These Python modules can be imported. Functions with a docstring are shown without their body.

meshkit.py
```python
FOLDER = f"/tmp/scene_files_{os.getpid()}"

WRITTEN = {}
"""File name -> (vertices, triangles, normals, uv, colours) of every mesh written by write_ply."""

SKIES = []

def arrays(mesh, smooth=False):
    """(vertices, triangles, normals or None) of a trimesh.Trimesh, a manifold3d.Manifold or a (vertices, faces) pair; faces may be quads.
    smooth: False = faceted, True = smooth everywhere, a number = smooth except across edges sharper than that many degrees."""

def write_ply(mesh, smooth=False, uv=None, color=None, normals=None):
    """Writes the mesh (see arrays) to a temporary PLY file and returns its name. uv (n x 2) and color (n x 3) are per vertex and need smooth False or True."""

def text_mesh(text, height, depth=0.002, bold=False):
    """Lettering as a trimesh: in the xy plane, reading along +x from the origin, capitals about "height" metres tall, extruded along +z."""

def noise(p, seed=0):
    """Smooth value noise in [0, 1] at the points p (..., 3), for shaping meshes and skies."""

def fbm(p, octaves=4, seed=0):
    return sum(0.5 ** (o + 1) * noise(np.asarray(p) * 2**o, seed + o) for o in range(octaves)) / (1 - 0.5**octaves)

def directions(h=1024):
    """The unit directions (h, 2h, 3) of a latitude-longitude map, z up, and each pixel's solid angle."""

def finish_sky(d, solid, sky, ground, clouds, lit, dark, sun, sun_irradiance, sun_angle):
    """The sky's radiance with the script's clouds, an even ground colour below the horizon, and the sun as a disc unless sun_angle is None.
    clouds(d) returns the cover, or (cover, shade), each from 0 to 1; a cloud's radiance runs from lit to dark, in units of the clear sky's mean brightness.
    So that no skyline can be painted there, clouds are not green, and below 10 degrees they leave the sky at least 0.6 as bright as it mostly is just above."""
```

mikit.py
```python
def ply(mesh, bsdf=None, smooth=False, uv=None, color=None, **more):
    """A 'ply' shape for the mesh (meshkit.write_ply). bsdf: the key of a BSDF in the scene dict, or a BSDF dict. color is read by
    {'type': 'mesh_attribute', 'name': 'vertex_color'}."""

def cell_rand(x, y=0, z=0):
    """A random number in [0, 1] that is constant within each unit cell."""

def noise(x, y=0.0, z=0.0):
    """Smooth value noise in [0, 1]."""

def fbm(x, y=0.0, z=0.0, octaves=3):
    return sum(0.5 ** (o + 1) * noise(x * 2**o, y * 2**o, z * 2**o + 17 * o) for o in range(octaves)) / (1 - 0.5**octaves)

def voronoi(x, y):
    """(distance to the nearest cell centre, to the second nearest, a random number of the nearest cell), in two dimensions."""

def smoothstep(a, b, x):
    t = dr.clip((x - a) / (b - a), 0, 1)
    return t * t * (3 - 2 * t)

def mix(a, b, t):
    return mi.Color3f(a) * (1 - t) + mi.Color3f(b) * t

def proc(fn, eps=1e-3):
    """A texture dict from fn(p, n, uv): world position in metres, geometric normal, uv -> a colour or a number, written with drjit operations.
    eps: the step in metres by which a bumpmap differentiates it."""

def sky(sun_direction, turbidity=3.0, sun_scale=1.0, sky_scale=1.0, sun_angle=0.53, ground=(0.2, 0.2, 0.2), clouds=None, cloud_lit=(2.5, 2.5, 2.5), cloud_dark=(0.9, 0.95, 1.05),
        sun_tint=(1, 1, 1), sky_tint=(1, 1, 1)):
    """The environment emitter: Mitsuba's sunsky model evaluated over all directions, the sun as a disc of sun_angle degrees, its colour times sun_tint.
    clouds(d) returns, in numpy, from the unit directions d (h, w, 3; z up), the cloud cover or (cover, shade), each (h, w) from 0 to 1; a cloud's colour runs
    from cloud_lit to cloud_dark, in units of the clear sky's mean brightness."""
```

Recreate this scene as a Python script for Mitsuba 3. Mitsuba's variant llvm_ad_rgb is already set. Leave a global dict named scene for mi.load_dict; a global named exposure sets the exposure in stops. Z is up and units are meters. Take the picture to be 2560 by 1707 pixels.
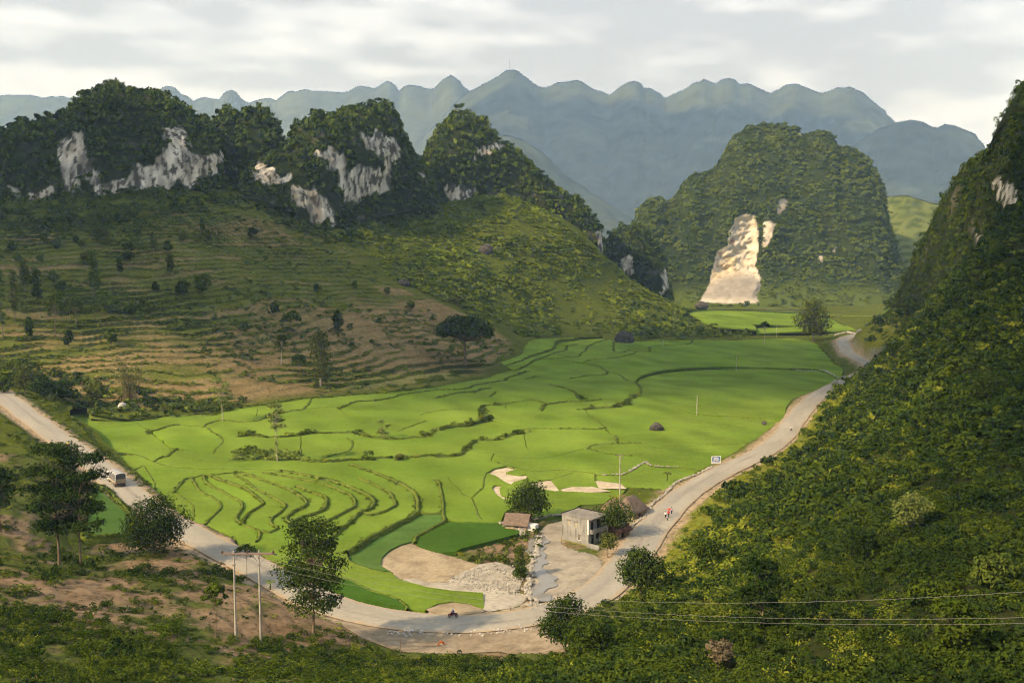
import math, random
import numpy as np
import trimesh, shapely
from shapely.geometry import Polygon, LineString, Point
from shapely.ops import unary_union
from scipy.interpolate import RBFInterpolator, RegularGridInterpolator, PchipInterpolator
from scipy.spatial import cKDTree
from scipy.ndimage import gaussian_filter
import drjit as dr
import mitsuba as mi
import mikit
from mikit import fbm, noise, voronoi, smoothstep, mix, cell_rand, proc
import meshkit

T = mi.ScalarTransform4f
scene, labels = {}, {}

# ---------------------------------------------------------------- camera, sky, exposure
CAM = np.array([0.0, 0.0, 66.0])
F, CX, CY = 2512.0, 1280.0, 853.5            # focal length and centre in photograph pixels (2560 x 1707)
PITCH = math.atan((CY - 609.5) / F)
scene['camera'] = {
    'type': 'perspective', 'fov': math.degrees(2 * math.atan(CX / F)), 'fov_axis': 'x', 'near_clip': 1.0, 'far_clip': 30000.0,
    'to_world': T().look_at(origin=CAM.tolist(), target=[0, math.cos(PITCH) * 100, 66 - math.sin(PITCH) * 100], up=[0, 0, 1]),
    'medium': {'type': 'ref', 'id': 'valley_air'},
}
SUN = np.array([-0.70, -0.44, 0.58]); SUN = SUN / np.linalg.norm(SUN)

def sky_clouds(d):
    z = np.maximum(d[..., 2], 0.02)
    q = np.stack([d[..., 0] * 5.5 + z * 2, z * 16, z * 0], -1)
    a = meshkit.fbm(q * 1.3 + 3.0, 5, 5)
    b = meshkit.fbm(q * 0.55 + 11.0, 4, 9)
    c = meshkit.fbm(q * np.array([3.0, 4.2, 1.0]) + 21.0, 5, 2)
    shade = np.clip((a - 0.46) * 2.6 + (b - 0.5) * 1.6 + (c - 0.5) * 2.7 + 0.44, 0, 1)
    return np.ones_like(a), shade

scene['sky'] = mikit.sky(SUN.tolist(), turbidity=3, sun_scale=2.3, sun_angle=1.3, clouds=sky_clouds,
                         cloud_lit=(5.1, 5.3, 5.7), cloud_dark=(3.3, 3.52, 3.9), sun_tint=(1.0, 0.96, 0.87))
exposure = 1.26
HAZE = [0.36e-4, 0.54e-4, 0.88e-4]

# ---------------------------------------------------------------- helpers
FWD = np.array([0, math.cos(PITCH), -math.sin(PITCH)]); UPV = np.array([0, math.sin(PITCH), math.cos(PITCH)])
def ray(px, py):
    return np.array([(px - CX) / F, 0, 0]) + UPV * ((CY - py) / F) + FWD
def at_z(px, py, z):
    r = ray(px, py); return CAM + r * ((z - CAM[2]) / r[2])
def at_d(px, py, d):
    r = ray(px, py); return CAM + r * (d / r[1])
def project(p):
    q = np.asarray(p, float) - CAM
    w = q @ FWD
    return np.stack([CX + F * q[..., 0] / w, CY - F * (q @ UPV) / w], -1)

def numbered(name):
    if name not in scene and name not in labels and not any(k.startswith(name + '__') for k in (*scene, *labels)):
        return name
    i = 1
    while f'{name}_{i:03d}' in USED or f'{name}_{i:03d}' in scene: i += 1
    return f'{name}_{i:03d}'
USED = set()
def fresh(name):
    """A key for a new thing: name, name_001, ..."""
    if name not in USED:
        USED.add(name); return name
    i = COUNT.get(name, 0) + 1
    COUNT[name] = i
    k = f'{name}_{i:03d}'
    USED.add(k); return k
COUNT = {}
def thing(name, label, cat, group=None):
    k = fresh(name); labels[k] = {'label': label, 'category': cat}
    if group: labels[k]['group'] = group
    return k
def part(parent, name, mesh, bsdf, smooth=False, label=None, kind=None, **kw):
    k = fresh(parent + '__' + name)
    scene[k] = mesh if isinstance(mesh, dict) else mikit.ply(mesh, bsdf, smooth=smooth, **kw)
    if label or kind:
        labels[k] = {}
        if label: labels[k]['label'] = label
        if kind: labels[k]['kind'] = kind
    return k
def struct(name, mesh, bsdf, label, smooth=False, cat=None, **kw):
    k = fresh(name)
    if mesh is not None: scene[k] = mikit.ply(mesh, bsdf, smooth=smooth, **kw)
    labels[k] = {'label': label, 'kind': 'structure'}
    if cat: labels[k]['category'] = cat
    return k

def nz(p, s, seed=0, o=4):
    """Numpy fbm of points (n,3) or (n,2), scale s metres, 0..1."""
    p = np.asarray(p, float)
    if p.shape[-1] == 2: p = np.concatenate([p, np.zeros(p.shape[:-1] + (1,))], -1)
    return meshkit.fbm(p / s + 100.3, o, seed)
def sm(a, b, x):
    t = np.clip((x - a) / (b - a), 0, 1); return t * t * (3 - 2 * t)
def lerp3(a, b, t):
    return np.asarray(a) * (1 - t[:, None]) + np.asarray(b) * t[:, None]

# ---------------------------------------------------------------- materials
def two(d): return {'type': 'twosided', 'bsdf': d}
def diffuse(fn): return two({'type': 'diffuse', 'reflectance': proc(fn)})
def flat(r, g, b): return two({'type': 'diffuse', 'reflectance': {'type': 'rgb', 'value': [r, g, b]}})
def rough(r, g, b, a=0.5): return two({'type': 'principled', 'base_color': {'type': 'rgb', 'value': [r, g, b]}, 'roughness': a, 'specular': 0.4})
scene['land_grain'] = {'type': 'bumpmap', 'scale': 0.16, 'tex': proc(lambda p, n, uv: fbm((p.x + .3 * p.y) / .8, (p.y - .3 * p.x) / .8, p.z / .8, 3), 0.05), 'bsdf': {
    'type': 'blendbsdf', 'weight': proc(lambda p, n, uv: smoothstep(.46, .74, fbm((p.x + .4 * p.y) / .7, (p.y - .4 * p.x) / .7, p.z / .7, 4)) * .62),
    'a_base': {'type': 'diffuse', 'reflectance': {'type': 'mesh_attribute', 'name': 'vertex_color'}}, 'b_speck': {'type': 'diffuse', 'reflectance': {'type': 'rgb', 'value': [.035, .032, .016]}}}}
scene['land'] = two({'type': 'diffuse', 'reflectance': {'type': 'mesh_attribute', 'name': 'vertex_color'}})

def leaf_fn(dark, light, s1=7.0, s2=0.5, hue=(1.0, 1.0, 1.0)):
    def fn(p, n, uv):
        a = noise(p.x / s1, p.y / s1, p.z / s1)
        b = noise(p.x / s2 + 9, p.y / s2, p.z / s2)
        return mix(dark, light, dr.clip(a * 0.75 + b * 0.6 - 0.2, 0, 1)) * (0.75 + 0.5 * noise(p.x / 31, p.y / 31, p.z / 31 + 5))
    return fn
scene['leaf_karst'] = diffuse(leaf_fn((0.018, 0.044, 0.010), (0.104, 0.138, 0.026), 9, 1.6))
scene['leaf_shade'] = diffuse(leaf_fn((0.010, 0.026, 0.006), (0.040, 0.066, 0.012), 6, 0.5))
scene['leaf_bush'] = diffuse(leaf_fn((0.016, 0.038, 0.005), (0.094, 0.128, 0.014), 7, 0.6))
scene['leaf_bright'] = diffuse(leaf_fn((0.085, 0.125, 0.012), (0.225, 0.245, 0.028), 6, 0.7))
scene['leaf_slope'] = diffuse(leaf_fn((0.044, 0.086, 0.010), (0.190, 0.225, 0.026), 9, 1.2))
scene['leaf_quarry'] = diffuse(leaf_fn((0.030, 0.062, 0.010), (0.150, 0.182, 0.028), 13, 3.0))
scene['leaf_dry'] = diffuse(leaf_fn((0.105, 0.085, 0.052), (0.215, 0.180, 0.105), 4, 0.5))
scene['leaf_bund'] = diffuse(leaf_fn((0.065, 0.115, 0.018), (0.18, 0.215, 0.040), 4, 0.5))
scene['leaf_tree'] = diffuse(leaf_fn((0.014, 0.032, 0.006), (0.062, 0.092, 0.015), 3, 0.6))
scene['leaf_mid'] = diffuse(leaf_fn((0.030, 0.062, 0.010), (0.110, 0.142, 0.024), 4, 0.6))
scene['leaf_lime'] = diffuse(leaf_fn((0.09, 0.13, 0.03), (0.22, 0.25, 0.06), 3, 0.6))
scene['leaf_olive'] = diffuse(leaf_fn((0.036, 0.056, 0.012), (0.105, 0.120, 0.022), 4, 0.6))
scene['bark'] = diffuse(lambda p, n, uv: mix((0.10, 0.075, 0.05), (0.22, 0.18, 0.13), noise(p.x * 3, p.y * 3, p.z * 0.8)))
scene['bark_pale'] = diffuse(lambda p, n, uv: mix((0.26, 0.23, 0.18), (0.46, 0.42, 0.34), noise(p.x * 3, p.y * 3, p.z * 1.2)))

def rice(c1, c2):
    def fn(p, n, uv):
        a = fbm(p.x / 22, p.y / 22, 0, 3)
        b = fbm(p.x / 3.1, p.y / 1.7, 3, 3)
        c = noise(p.x * 1.9, p.y * 1.1)
        d = noise(p.x / 9 + p.y / 30, p.y / 14, 8)
        return mix(c1, c2, dr.clip(a * 1.5 + (b - 0.5) * 0.7 - 0.25, 0, 1)) * (0.92 + 0.16 * c) * (0.80 + 0.40 * d)
    return diffuse(fn)
scene['rice_lime'] = rice((0.148, 0.228, 0.020), (0.215, 0.300, 0.034))
scene['rice_fresh'] = rice((0.114, 0.194, 0.020), (0.166, 0.250, 0.032))
scene['rice_mid'] = rice((0.104, 0.172, 0.020), (0.152, 0.220, 0.031))
scene['rice_blue'] = rice((0.054, 0.116, 0.024), (0.088, 0.154, 0.036))
scene['rice_deep'] = rice((0.034, 0.086, 0.010), (0.058, 0.116, 0.017))
scene['bund_earth'] = diffuse(lambda p, n, uv: mix((0.060, 0.095, 0.015), (0.140, 0.172, 0.034), dr.clip(fbm(p.x / 1.1, p.y / 1.1, p.z, 3) * 1.5 - 0.25, 0, 1)))

def road_fn(p, n, uv):
    u = uv.x + (noise(uv.y * 0.05, 3) - 0.5) * 0.08
    base = mix((0.245, 0.232, 0.196), (0.365, 0.345, 0.288), fbm(uv.x * 2.4, uv.y / 14, 0, 4))
    tar = dr.exp(-dr.square((u - 0.44) / 0.09)) * smoothstep(0.35, 0.62, fbm(uv.y / 17, u * 2, 4, 3))
    tar = dr.maximum(tar, dr.exp(-dr.square((u - 0.60) / 0.05)) * smoothstep(0.45, 0.7, fbm(uv.y / 11 + 8, u * 2, 1, 3)) * 0.7)
    c = mix(base, (0.24, 0.225, 0.20), tar * 0.95)
    patch = smoothstep(0.64, 0.70, fbm(uv.y / 23 + 31, u * 1.3, 7, 2)) * 0.5
    c = mix(c, (0.27, 0.255, 0.23), patch)
    edge = smoothstep(0.36, 0.5, dr.abs(uv.x - 0.5) + (fbm(p.x / 2, p.y / 2, 9, 3) - 0.5) * 0.14)
    c = mix(c, (0.34, 0.265, 0.175), edge * 0.85)
    return c * (0.93 + 0.14 * noise(p.x * 1.9 + p.y * .8, p.y * 1.9 - p.x * .8))
scene['road_dust'] = diffuse(road_fn)
def soil(c1, c2, s=2.0, stripes=0.0):
    def fn(p, n, uv):
        a = fbm((p.x + .45 * p.y) / s, (p.y - .45 * p.x) / s, p.z / s, 4)
        g = noise(p.x * 1.7 + p.y * .9, p.y * 1.7 - p.x * .9, p.z * 2)
        return mix(c1, c2, dr.clip(a * 1.7 - 0.35, 0, 1)) * (0.82 + 0.36 * g)
    return diffuse(fn)
scene['soil_sand'] = soil((0.36, 0.305, 0.215), (0.50, 0.44, 0.33), 3)
scene['soil_brown'] = soil((0.22, 0.175, 0.115), (0.35, 0.295, 0.20), 4)
scene['soil_grey'] = soil((0.26, 0.24, 0.195), (0.40, 0.37, 0.305), 3)
scene['soil_yard'] = soil((0.205, 0.185, 0.148), (0.32, 0.29, 0.235), 2.5)
scene['soil_verge'] = soil((0.17, 0.135, 0.09), (0.31, 0.26, 0.19), 2.5)
scene['stone'] = soil((0.19, 0.18, 0.155), (0.42, 0.40, 0.345), 0.8)
scene['stone_dark'] = soil((0.030, 0.029, 0.027), (0.115, 0.108, 0.096), 1.4)
scene['stone_white'] = soil((0.30, 0.29, 0.265), (0.52, 0.505, 0.47), 0.6)
# ---------------------------------------------------------------- the lie of the land: heights known at places, a smooth surface through them
ROAD_C = [(-260, 900, 20), (-120, 930, 17), (0, 983, 14), (70, 1038, 11.5), (170, 1110, 8), (240, 1162, 6), (300, 1212, 4.5), (365, 1265, 3.6), (440, 1313, 2.8),
          (530, 1360, 2.2), (625, 1408, 1.7), (720, 1462, 1.4), (805, 1503, 1.2), (880, 1529, 1), (960, 1543, .9), (1052, 1556, .8), (1144, 1560, .8), (1236, 1555, .8), (1328, 1542, .8),
          (1413, 1521, .8), (1475, 1493, .8), (1525, 1455, .9), (1565, 1412, 1), (1602, 1358, 1), (1640, 1307, 1), (1690, 1252, 1), (1752, 1207, 1.1), (1815, 1172, 1.2), (1868, 1148, 1.2),
          (1908, 1128, 1.2), (1957, 1088, 1.2), (1985, 1052, 1.2), (2012, 1018, 1.2), (2042, 990, 1.2), (2075, 970, 1.2), (2118, 950, 1.2), (2160, 932, 1.2), (2185, 920, 1.2), (2166, 905, 1.2),
          (2130, 888, 1.2), (2112, 868, 1.2), (2108, 850, 1.2), (2125, 840, 1.2), (2160, 833, 1.2), (2220, 828, 1.2)]
RC = np.array([at_z(*p) for p in ROAD_C])
def resample(pts, step, smooth=True):
    pts = np.asarray(pts, float)
    s = np.r_[0, np.cumsum(np.linalg.norm(np.diff(pts, axis=0), axis=1))]
    n = max(2, int(s[-1] / step) + 1)
    q = np.linspace(0, s[-1], n)
    return np.stack([PchipInterpolator(s, pts[:, k])(q) for k in range(pts.shape[1])], 1)
RC = resample(RC, 2.0)
for k in range(3): RC[:, k] = gaussian_filter(RC[:, k], 3.0, mode='nearest')
RT = np.gradient(RC, axis=0); RT[:, 2] = 0; RT /= np.linalg.norm(RT, axis=1, keepdims=True)
RN = np.stack([RT[:, 1], -RT[:, 0], RT[:, 2] * 0], 1)
HALF = 4.1

ctrl = []
def cz(*pts):
    for px, py, z in pts: ctrl.append(at_z(px, py, z))
def cd(*pts):
    for px, py, d in pts: ctrl.append(at_d(px, py, d))
def cw(*pts):
    for p in pts: ctrl.append(np.array(p, float))
for i in range(0, len(RC), 6): ctrl.append(RC[i])
# rice plain
cz((272, 1123, 4.6), (150, 1026, 9), (331, 1170, 2.8), (438, 1277, 1.3), (589, 1343, .6), (350, 1040, 4.6), (230, 1040, 6.6), (450, 1040, 3), (540, 1040, 2), (430, 1110, 2.6), (380, 1150, 2.8), (500, 1170, 1.8),
   (600, 1100, 1.2), (560, 1220, 1.2), (700, 1230, .8), (640, 1320, .4), (760, 1340, .1), (850, 1300, .1), (900, 1240, .4), (950, 1380, 0), (1000, 1300, 0), (800, 1180, 1), (900, 1100, .6), (800, 1050, .8), (1000, 1020, .5),
   (1100, 1250, 0), (1200, 1300, 0), (1200, 1150, 0), (1200, 1050, 0), (1300, 970, .2), (1400, 1100, 0), (1400, 1200, 0), (1500, 1000, 0), (1500, 1170, 0), (1600, 1100, 0), (1700, 1150, 0), (1600, 950, 0), (1700, 1000, 0), (1800, 1080, 0), (1850, 950, 0),
   (1950, 980, 0), (1950, 900, 0), (1750, 880, 0), (2050, 900, 0), (2050, 945, 0.2), (1600, 880, 0), (2000, 865, 0), (1700, 1090, 0), (1780, 1130, 0), (1440, 860, .6), (1360, 890, .5),
   (1000, 1500, 0), (1150, 1420, 0), (1300, 1420, -.4), (1380, 1400, -.2), (1340, 1490, -.6), (1250, 1500, 0), (1100, 1480, 0), (900, 1440, 0), (840, 1400, 0), (1440, 1440, .2), (1450, 1340, .5), (1560, 1320, .7), (1600, 1240, .7), (1350, 1330, .1), (1500, 1290, .3),
   (1800, 800, 0), (2000, 800, 0), (2150, 800, .3), (1750, 770, 0), (2200, 770, 0.5), (1950, 765, 0))
# field at the inside of the road, near slope on the left
cz((262, 1232, 2.6), (300, 1275, 2.4), (330, 1335, 2.4), (220, 1345, 2.8), (240, 1290, 2.6), (900, 1590, .6), (1100, 1600, .4), (1300, 1590, .6), (1000, 1622, .6), (1350, 1620, 1.4), (1180, 1620, .6))
cd((0, 1070, 288), (0, 1160, 242), (0, 1250, 205), (0, 1400, 160), (0, 1550, 125), (0, 1700, 98), (120, 1150, 250), (200, 1240, 222), (200, 1380, 202), (200, 1420, 186), (200, 1550, 137), (200, 1700, 105), (120, 1320, 196), (350, 1390, 193), (450, 1450, 172), (450, 1600, 130), (450, 1700, 110),
   (600, 1500, 162), (592, 1602, 143), (655, 1615, 145), (600, 1700, 116), (800, 1590, 153), (800, 1700, 118), (950, 1645, 149), (1000, 1700, 120), (1100, 1645, 153), (1250, 1655, 149), (1200, 1700, 125), (1400, 1690, 118), (-300, 1250, 215), (-300, 1700, 100), (-300, 1000, 300))
# the slope on the right
cd((2560, 1700, 75), (2560, 1415, 110), (2560, 1197, 145), (2560, 980, 190), (2560, 762, 250), (2560, 560, 330), (2600, 440, 365), (2640, 300, 400), (2560, 420, 430), (2520, 480, 455), (2470, 540, 490), (2430, 580, 530), (2400, 620, 570), (2372, 650, 605), (2322, 678, 660), (2285, 740, 690), (2230, 792, 712),
   (2190, 816, 722), (2300, 850, 330), (2400, 700, 365), (2400, 850, 278), (2400, 1000, 215), (2200, 1100, 245), (2000, 1150, 285), (1900, 1250, 236), (1800, 1350, 200), (2000, 1350, 170), (2200, 1350, 143), (2400, 1350, 125), (1700, 1450, 173), (1600, 1500, 168), (1900, 1550, 126), (2200, 1600, 100),
   (1600, 1650, 116), (1500, 1560, 155), (2150, 950, 385), (2240, 900, 410), (2250, 830, 520), (2470, 640, 400), (2430, 670, 440), (2300, 780, 560), (2540, 560, 400), (2060, 1060, 320), (2230, 960, 330), (1430, 1640, 140), (2350, 760, 460))
cd((2880, 1700, 75), (2880, 1200, 125), (2880, 800, 190), (2880, 400, 300), (2880, 100, 400), (2800, 0, 520))
cw((300, 640, 60), (340, 700, 30), (330, 600, 95), (420, 640, 90), (420, 760, 60), (300, 780, 8), (500, 850, 40), (300, 860, 0), (200, 900, 0), (100, 960, 0), (0, 1000, 0), (200, 1040, 0), (400, 1000, 10), (650, 950, 60), (560, 650, 160), (500, 500, 170), (380, 380, 160), (300, 260, 120), (250, 140, 95), (200, 60, 80))
# terraced hill, cliff foot and the green slope
cz((60, 972, 10), (150, 1001, 9), (250, 1012, 6.5), (350, 1027, 5), (450, 1026, 3), (560, 1030, 2.2), (720, 1000, 1.8), (880, 984, 1.3), (1000, 975, 1), (1100, 965, 1), (1225, 938, 1), (1285, 895, 1), (1308, 855, 1), (1420, 836, 1), (1530, 840, 1), (1700, 843, 1), (1860, 842, .8))
cd((0, 880, 415), (0, 750, 480), (0, 600, 560), (0, 530, 590), (0, 480, 615), (350, 880, 420), (350, 770, 472), (350, 650, 530), (350, 560, 575), (350, 500, 600), (180, 820, 440), (180, 700, 505), (180, 560, 580), (530, 940, 412), (530, 820, 466), (530, 700, 530), (530, 590, 595), (530, 500, 640), (620, 450, 665), (700, 900, 463), (700, 780, 530), (700, 680, 590), (700, 600, 640), (700, 550, 668),
   (850, 930, 455), (850, 820, 520), (850, 720, 590), (850, 620, 660), (850, 560, 700), (1000, 905, 490), (1000, 830, 540), (1000, 740, 612), (1000, 640, 690), (1000, 560, 748), (1000, 520, 775), (1200, 880, 565), (1200, 800, 640), (1200, 720, 700), (1200, 620, 752), (1200, 540, 792), (1150, 480, 825), (1250, 440, 845),
   (1400, 800, 705), (1400, 720, 744), (1400, 640, 782), (1400, 560, 812), (1440, 505, 835), (1475, 540, 838), (1503, 600, 838), (1510, 645, 838), (1581, 694, 838), (1629, 727, 838), (1673, 747, 834), (1715, 768, 824), (1780, 792, 802), (1850, 815, 778), (1600, 785, 772), (1550, 720, 796), (1750, 818, 768))
cw((190, 960, 1), (100, 980, 8), (60, 960, 25), (0, 1000, 45), (-150, 960, 60), (-300, 900, 70), (-400, 800, 90), (-420, 600, 90), (-400, 450, 50), (-330, 380, 26), (-300, 300, 20), (-250, 240, 18), (-420, 300, 22), (120, 900, 14), (175, 900, 5))
# up to where the photographer stands
cw((0, 0, 62), (0, 14, 58), (-15, 40, 41), (20, 40, 42), (45, 30, 50), (-45, 30, 44), (-70, 70, 28), (-20, 75, 26), (20, 75, 29), (60, 60, 42), (-110, 110, 21), (-150, 60, 30), (120, 80, 58))
ctrl = np.array(ctrl)
_, keep = np.unique(np.round(ctrl[:, :2] / 2), axis=0, return_index=True)
ctrl = ctrl[np.sort(keep)]

# a grid that is finer near the road and coarser towards the far end of the valley
dd = np.linspace(8, 1060, 20000)
w = 1 / dd + 0.0042 * ((dd > 370) & (dd < 760)) + .0012
cum = np.cumsum(w); cum = (cum - cum[0]) / (cum[-1] - cum[0])
ND, NU = 900, 560
GD = np.interp(np.linspace(0, 1, ND), cum, dd)
GU = np.linspace(-0.80, 0.80, NU)
xs = GU[None, :] * GD[:, None]; ys = np.repeat(GD[:, None], NU, 1)
cu = np.linspace(-0.80, 0.80, 161); cgd = np.exp(np.linspace(math.log(8), math.log(1060), 240))
cx_, cy_ = cu[None, :] * cgd[:, None], np.repeat(cgd[:, None], 161, 1)
rbf = RBFInterpolator(ctrl[:, :2], ctrl[:, 2], kernel='linear', smoothing=0.3, neighbors=60)
cz_ = rbf(np.stack([cx_.ravel(), cy_.ravel()], 1)).reshape(cx_.shape)
cz_ = gaussian_filter(cz_, (1.6, 1.6))
_base = RegularGridInterpolator((np.log(cgd), cu), cz_, bounds_error=False, fill_value=None)
rtree = cKDTree(RC[:, :2])
def base_h(xy):
    """Height before terraces and relief, levelled for the road."""
    xy = np.asarray(xy, float)
    d = np.maximum(xy[:, 1], 8.0)
    z = _base(np.stack([np.log(d), np.clip(xy[:, 0] / d, -0.8, 0.8)], 1))
    r, i = rtree.query(xy)
    t = sm(HALF + 0.3, HALF + 5.0, r)
    return np.where(r < HALF + 5.0, (RC[i, 2] - 0.35) * (1 - t) + z * t, z), r
def pick(px, py, d0=30.0, d1=1050.0):
    """The first place where the line of sight through a pixel meets the land."""
    r = ray(px, py); d = np.exp(np.linspace(math.log(d0), math.log(d1), 1600))
    p = CAM + r[None] * (d / r[1])[:, None]
    h, _ = base_h(p[:, :2])
    below = p[:, 2] < h
    i = int(np.argmax(below)) if below.any() else len(d) - 1
    q = p[i].copy(); q[2] = h[i]
    return q
def picks(line): return np.array([pick(x, y) for x, y in line])

# ---------------------------------------------------------------- what lies where (outlines on the ground)
def ground_poly(px): return Polygon(picks(px)[:, :2]).buffer(0)
RICE = [(150, 1026), (165, 1003), (228, 1005), (240, 1028), (330, 1038), (420, 1035), (540, 1040), (562, 1022), (600, 1018), (702, 1008), (753, 999), (812, 998), (881, 993), (983, 985), (1100, 968), (1164, 956), (1223, 945), (1240, 936), (1283, 926), (1249, 903), (1298, 889), (1310, 880), (1297, 867), (1303, 857),
        (1325, 849), (1344, 842), (1440, 838), (1508, 837), (1534, 852), (1600, 856), (1640, 848), (1693, 849), (1729, 844), (1831, 847), (1907, 847), (1984, 847), (2022, 852), (2055, 861), (2080, 880), (2098, 906), (2108, 925), (2100, 945), (2080, 958), (2047, 972), (2010, 985), (1980, 995), (1966, 1015), (1960, 1041), (1950, 1056),
        (1915, 1077), (1880, 1098), (1852, 1115), (1800, 1150), (1760, 1166), (1738, 1187), (1694, 1200), (1660, 1222), (1610, 1216), (1570, 1215), (1556, 1232), (1530, 1240), (1509, 1257), (1450, 1262), (1410, 1290), (1341, 1300), (1325, 1285), (1300, 1262), (1262, 1285), (1250, 1312), (1295, 1328), (1305, 1334), (1300, 1337), (1254, 1351), (1203, 1364),
        (1152, 1378), (1139, 1386), (1106, 1386), (1083, 1381), (1049, 1371), (1039, 1363), (1029, 1360), (1001, 1368), (975, 1381), (955, 1399), (951, 1418), (975, 1433), (981, 1444), (993, 1456), (1032, 1467), (1070, 1475), (1134, 1483), (1208, 1488), (1210, 1523), (1195, 1520), (1172, 1511), (1134, 1507), (1095, 1512), (1067, 1523), (1060, 1530), (1020, 1527), (955, 1518),
        (879, 1500), (843, 1488), (773, 1462), (700, 1424), (640, 1390), (607, 1375), (589, 1345), (515, 1309), (478, 1298), (438, 1279), (423, 1257), (405, 1235), (386, 1220), (368, 1206), (331, 1172), (294, 1152), (272, 1123), (234, 1097), (227, 1077), (200, 1055), (175, 1039)]
rice_poly = ground_poly(RICE)
far_rice = ground_poly([(1690, 770), (1748, 759), (1897, 761), (2030, 763), (2241, 763), (2215, 790), (2168, 814), (2120, 828), (2085, 832), (2000, 838), (1890, 838), (1800, 832), (1745, 806)])
near_field = ground_poly([(240, 1218), (262, 1228), (300, 1262), (328, 1300), (333, 1330), (320, 1346), (215, 1350), (208, 1320), (225, 1262)])
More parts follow.
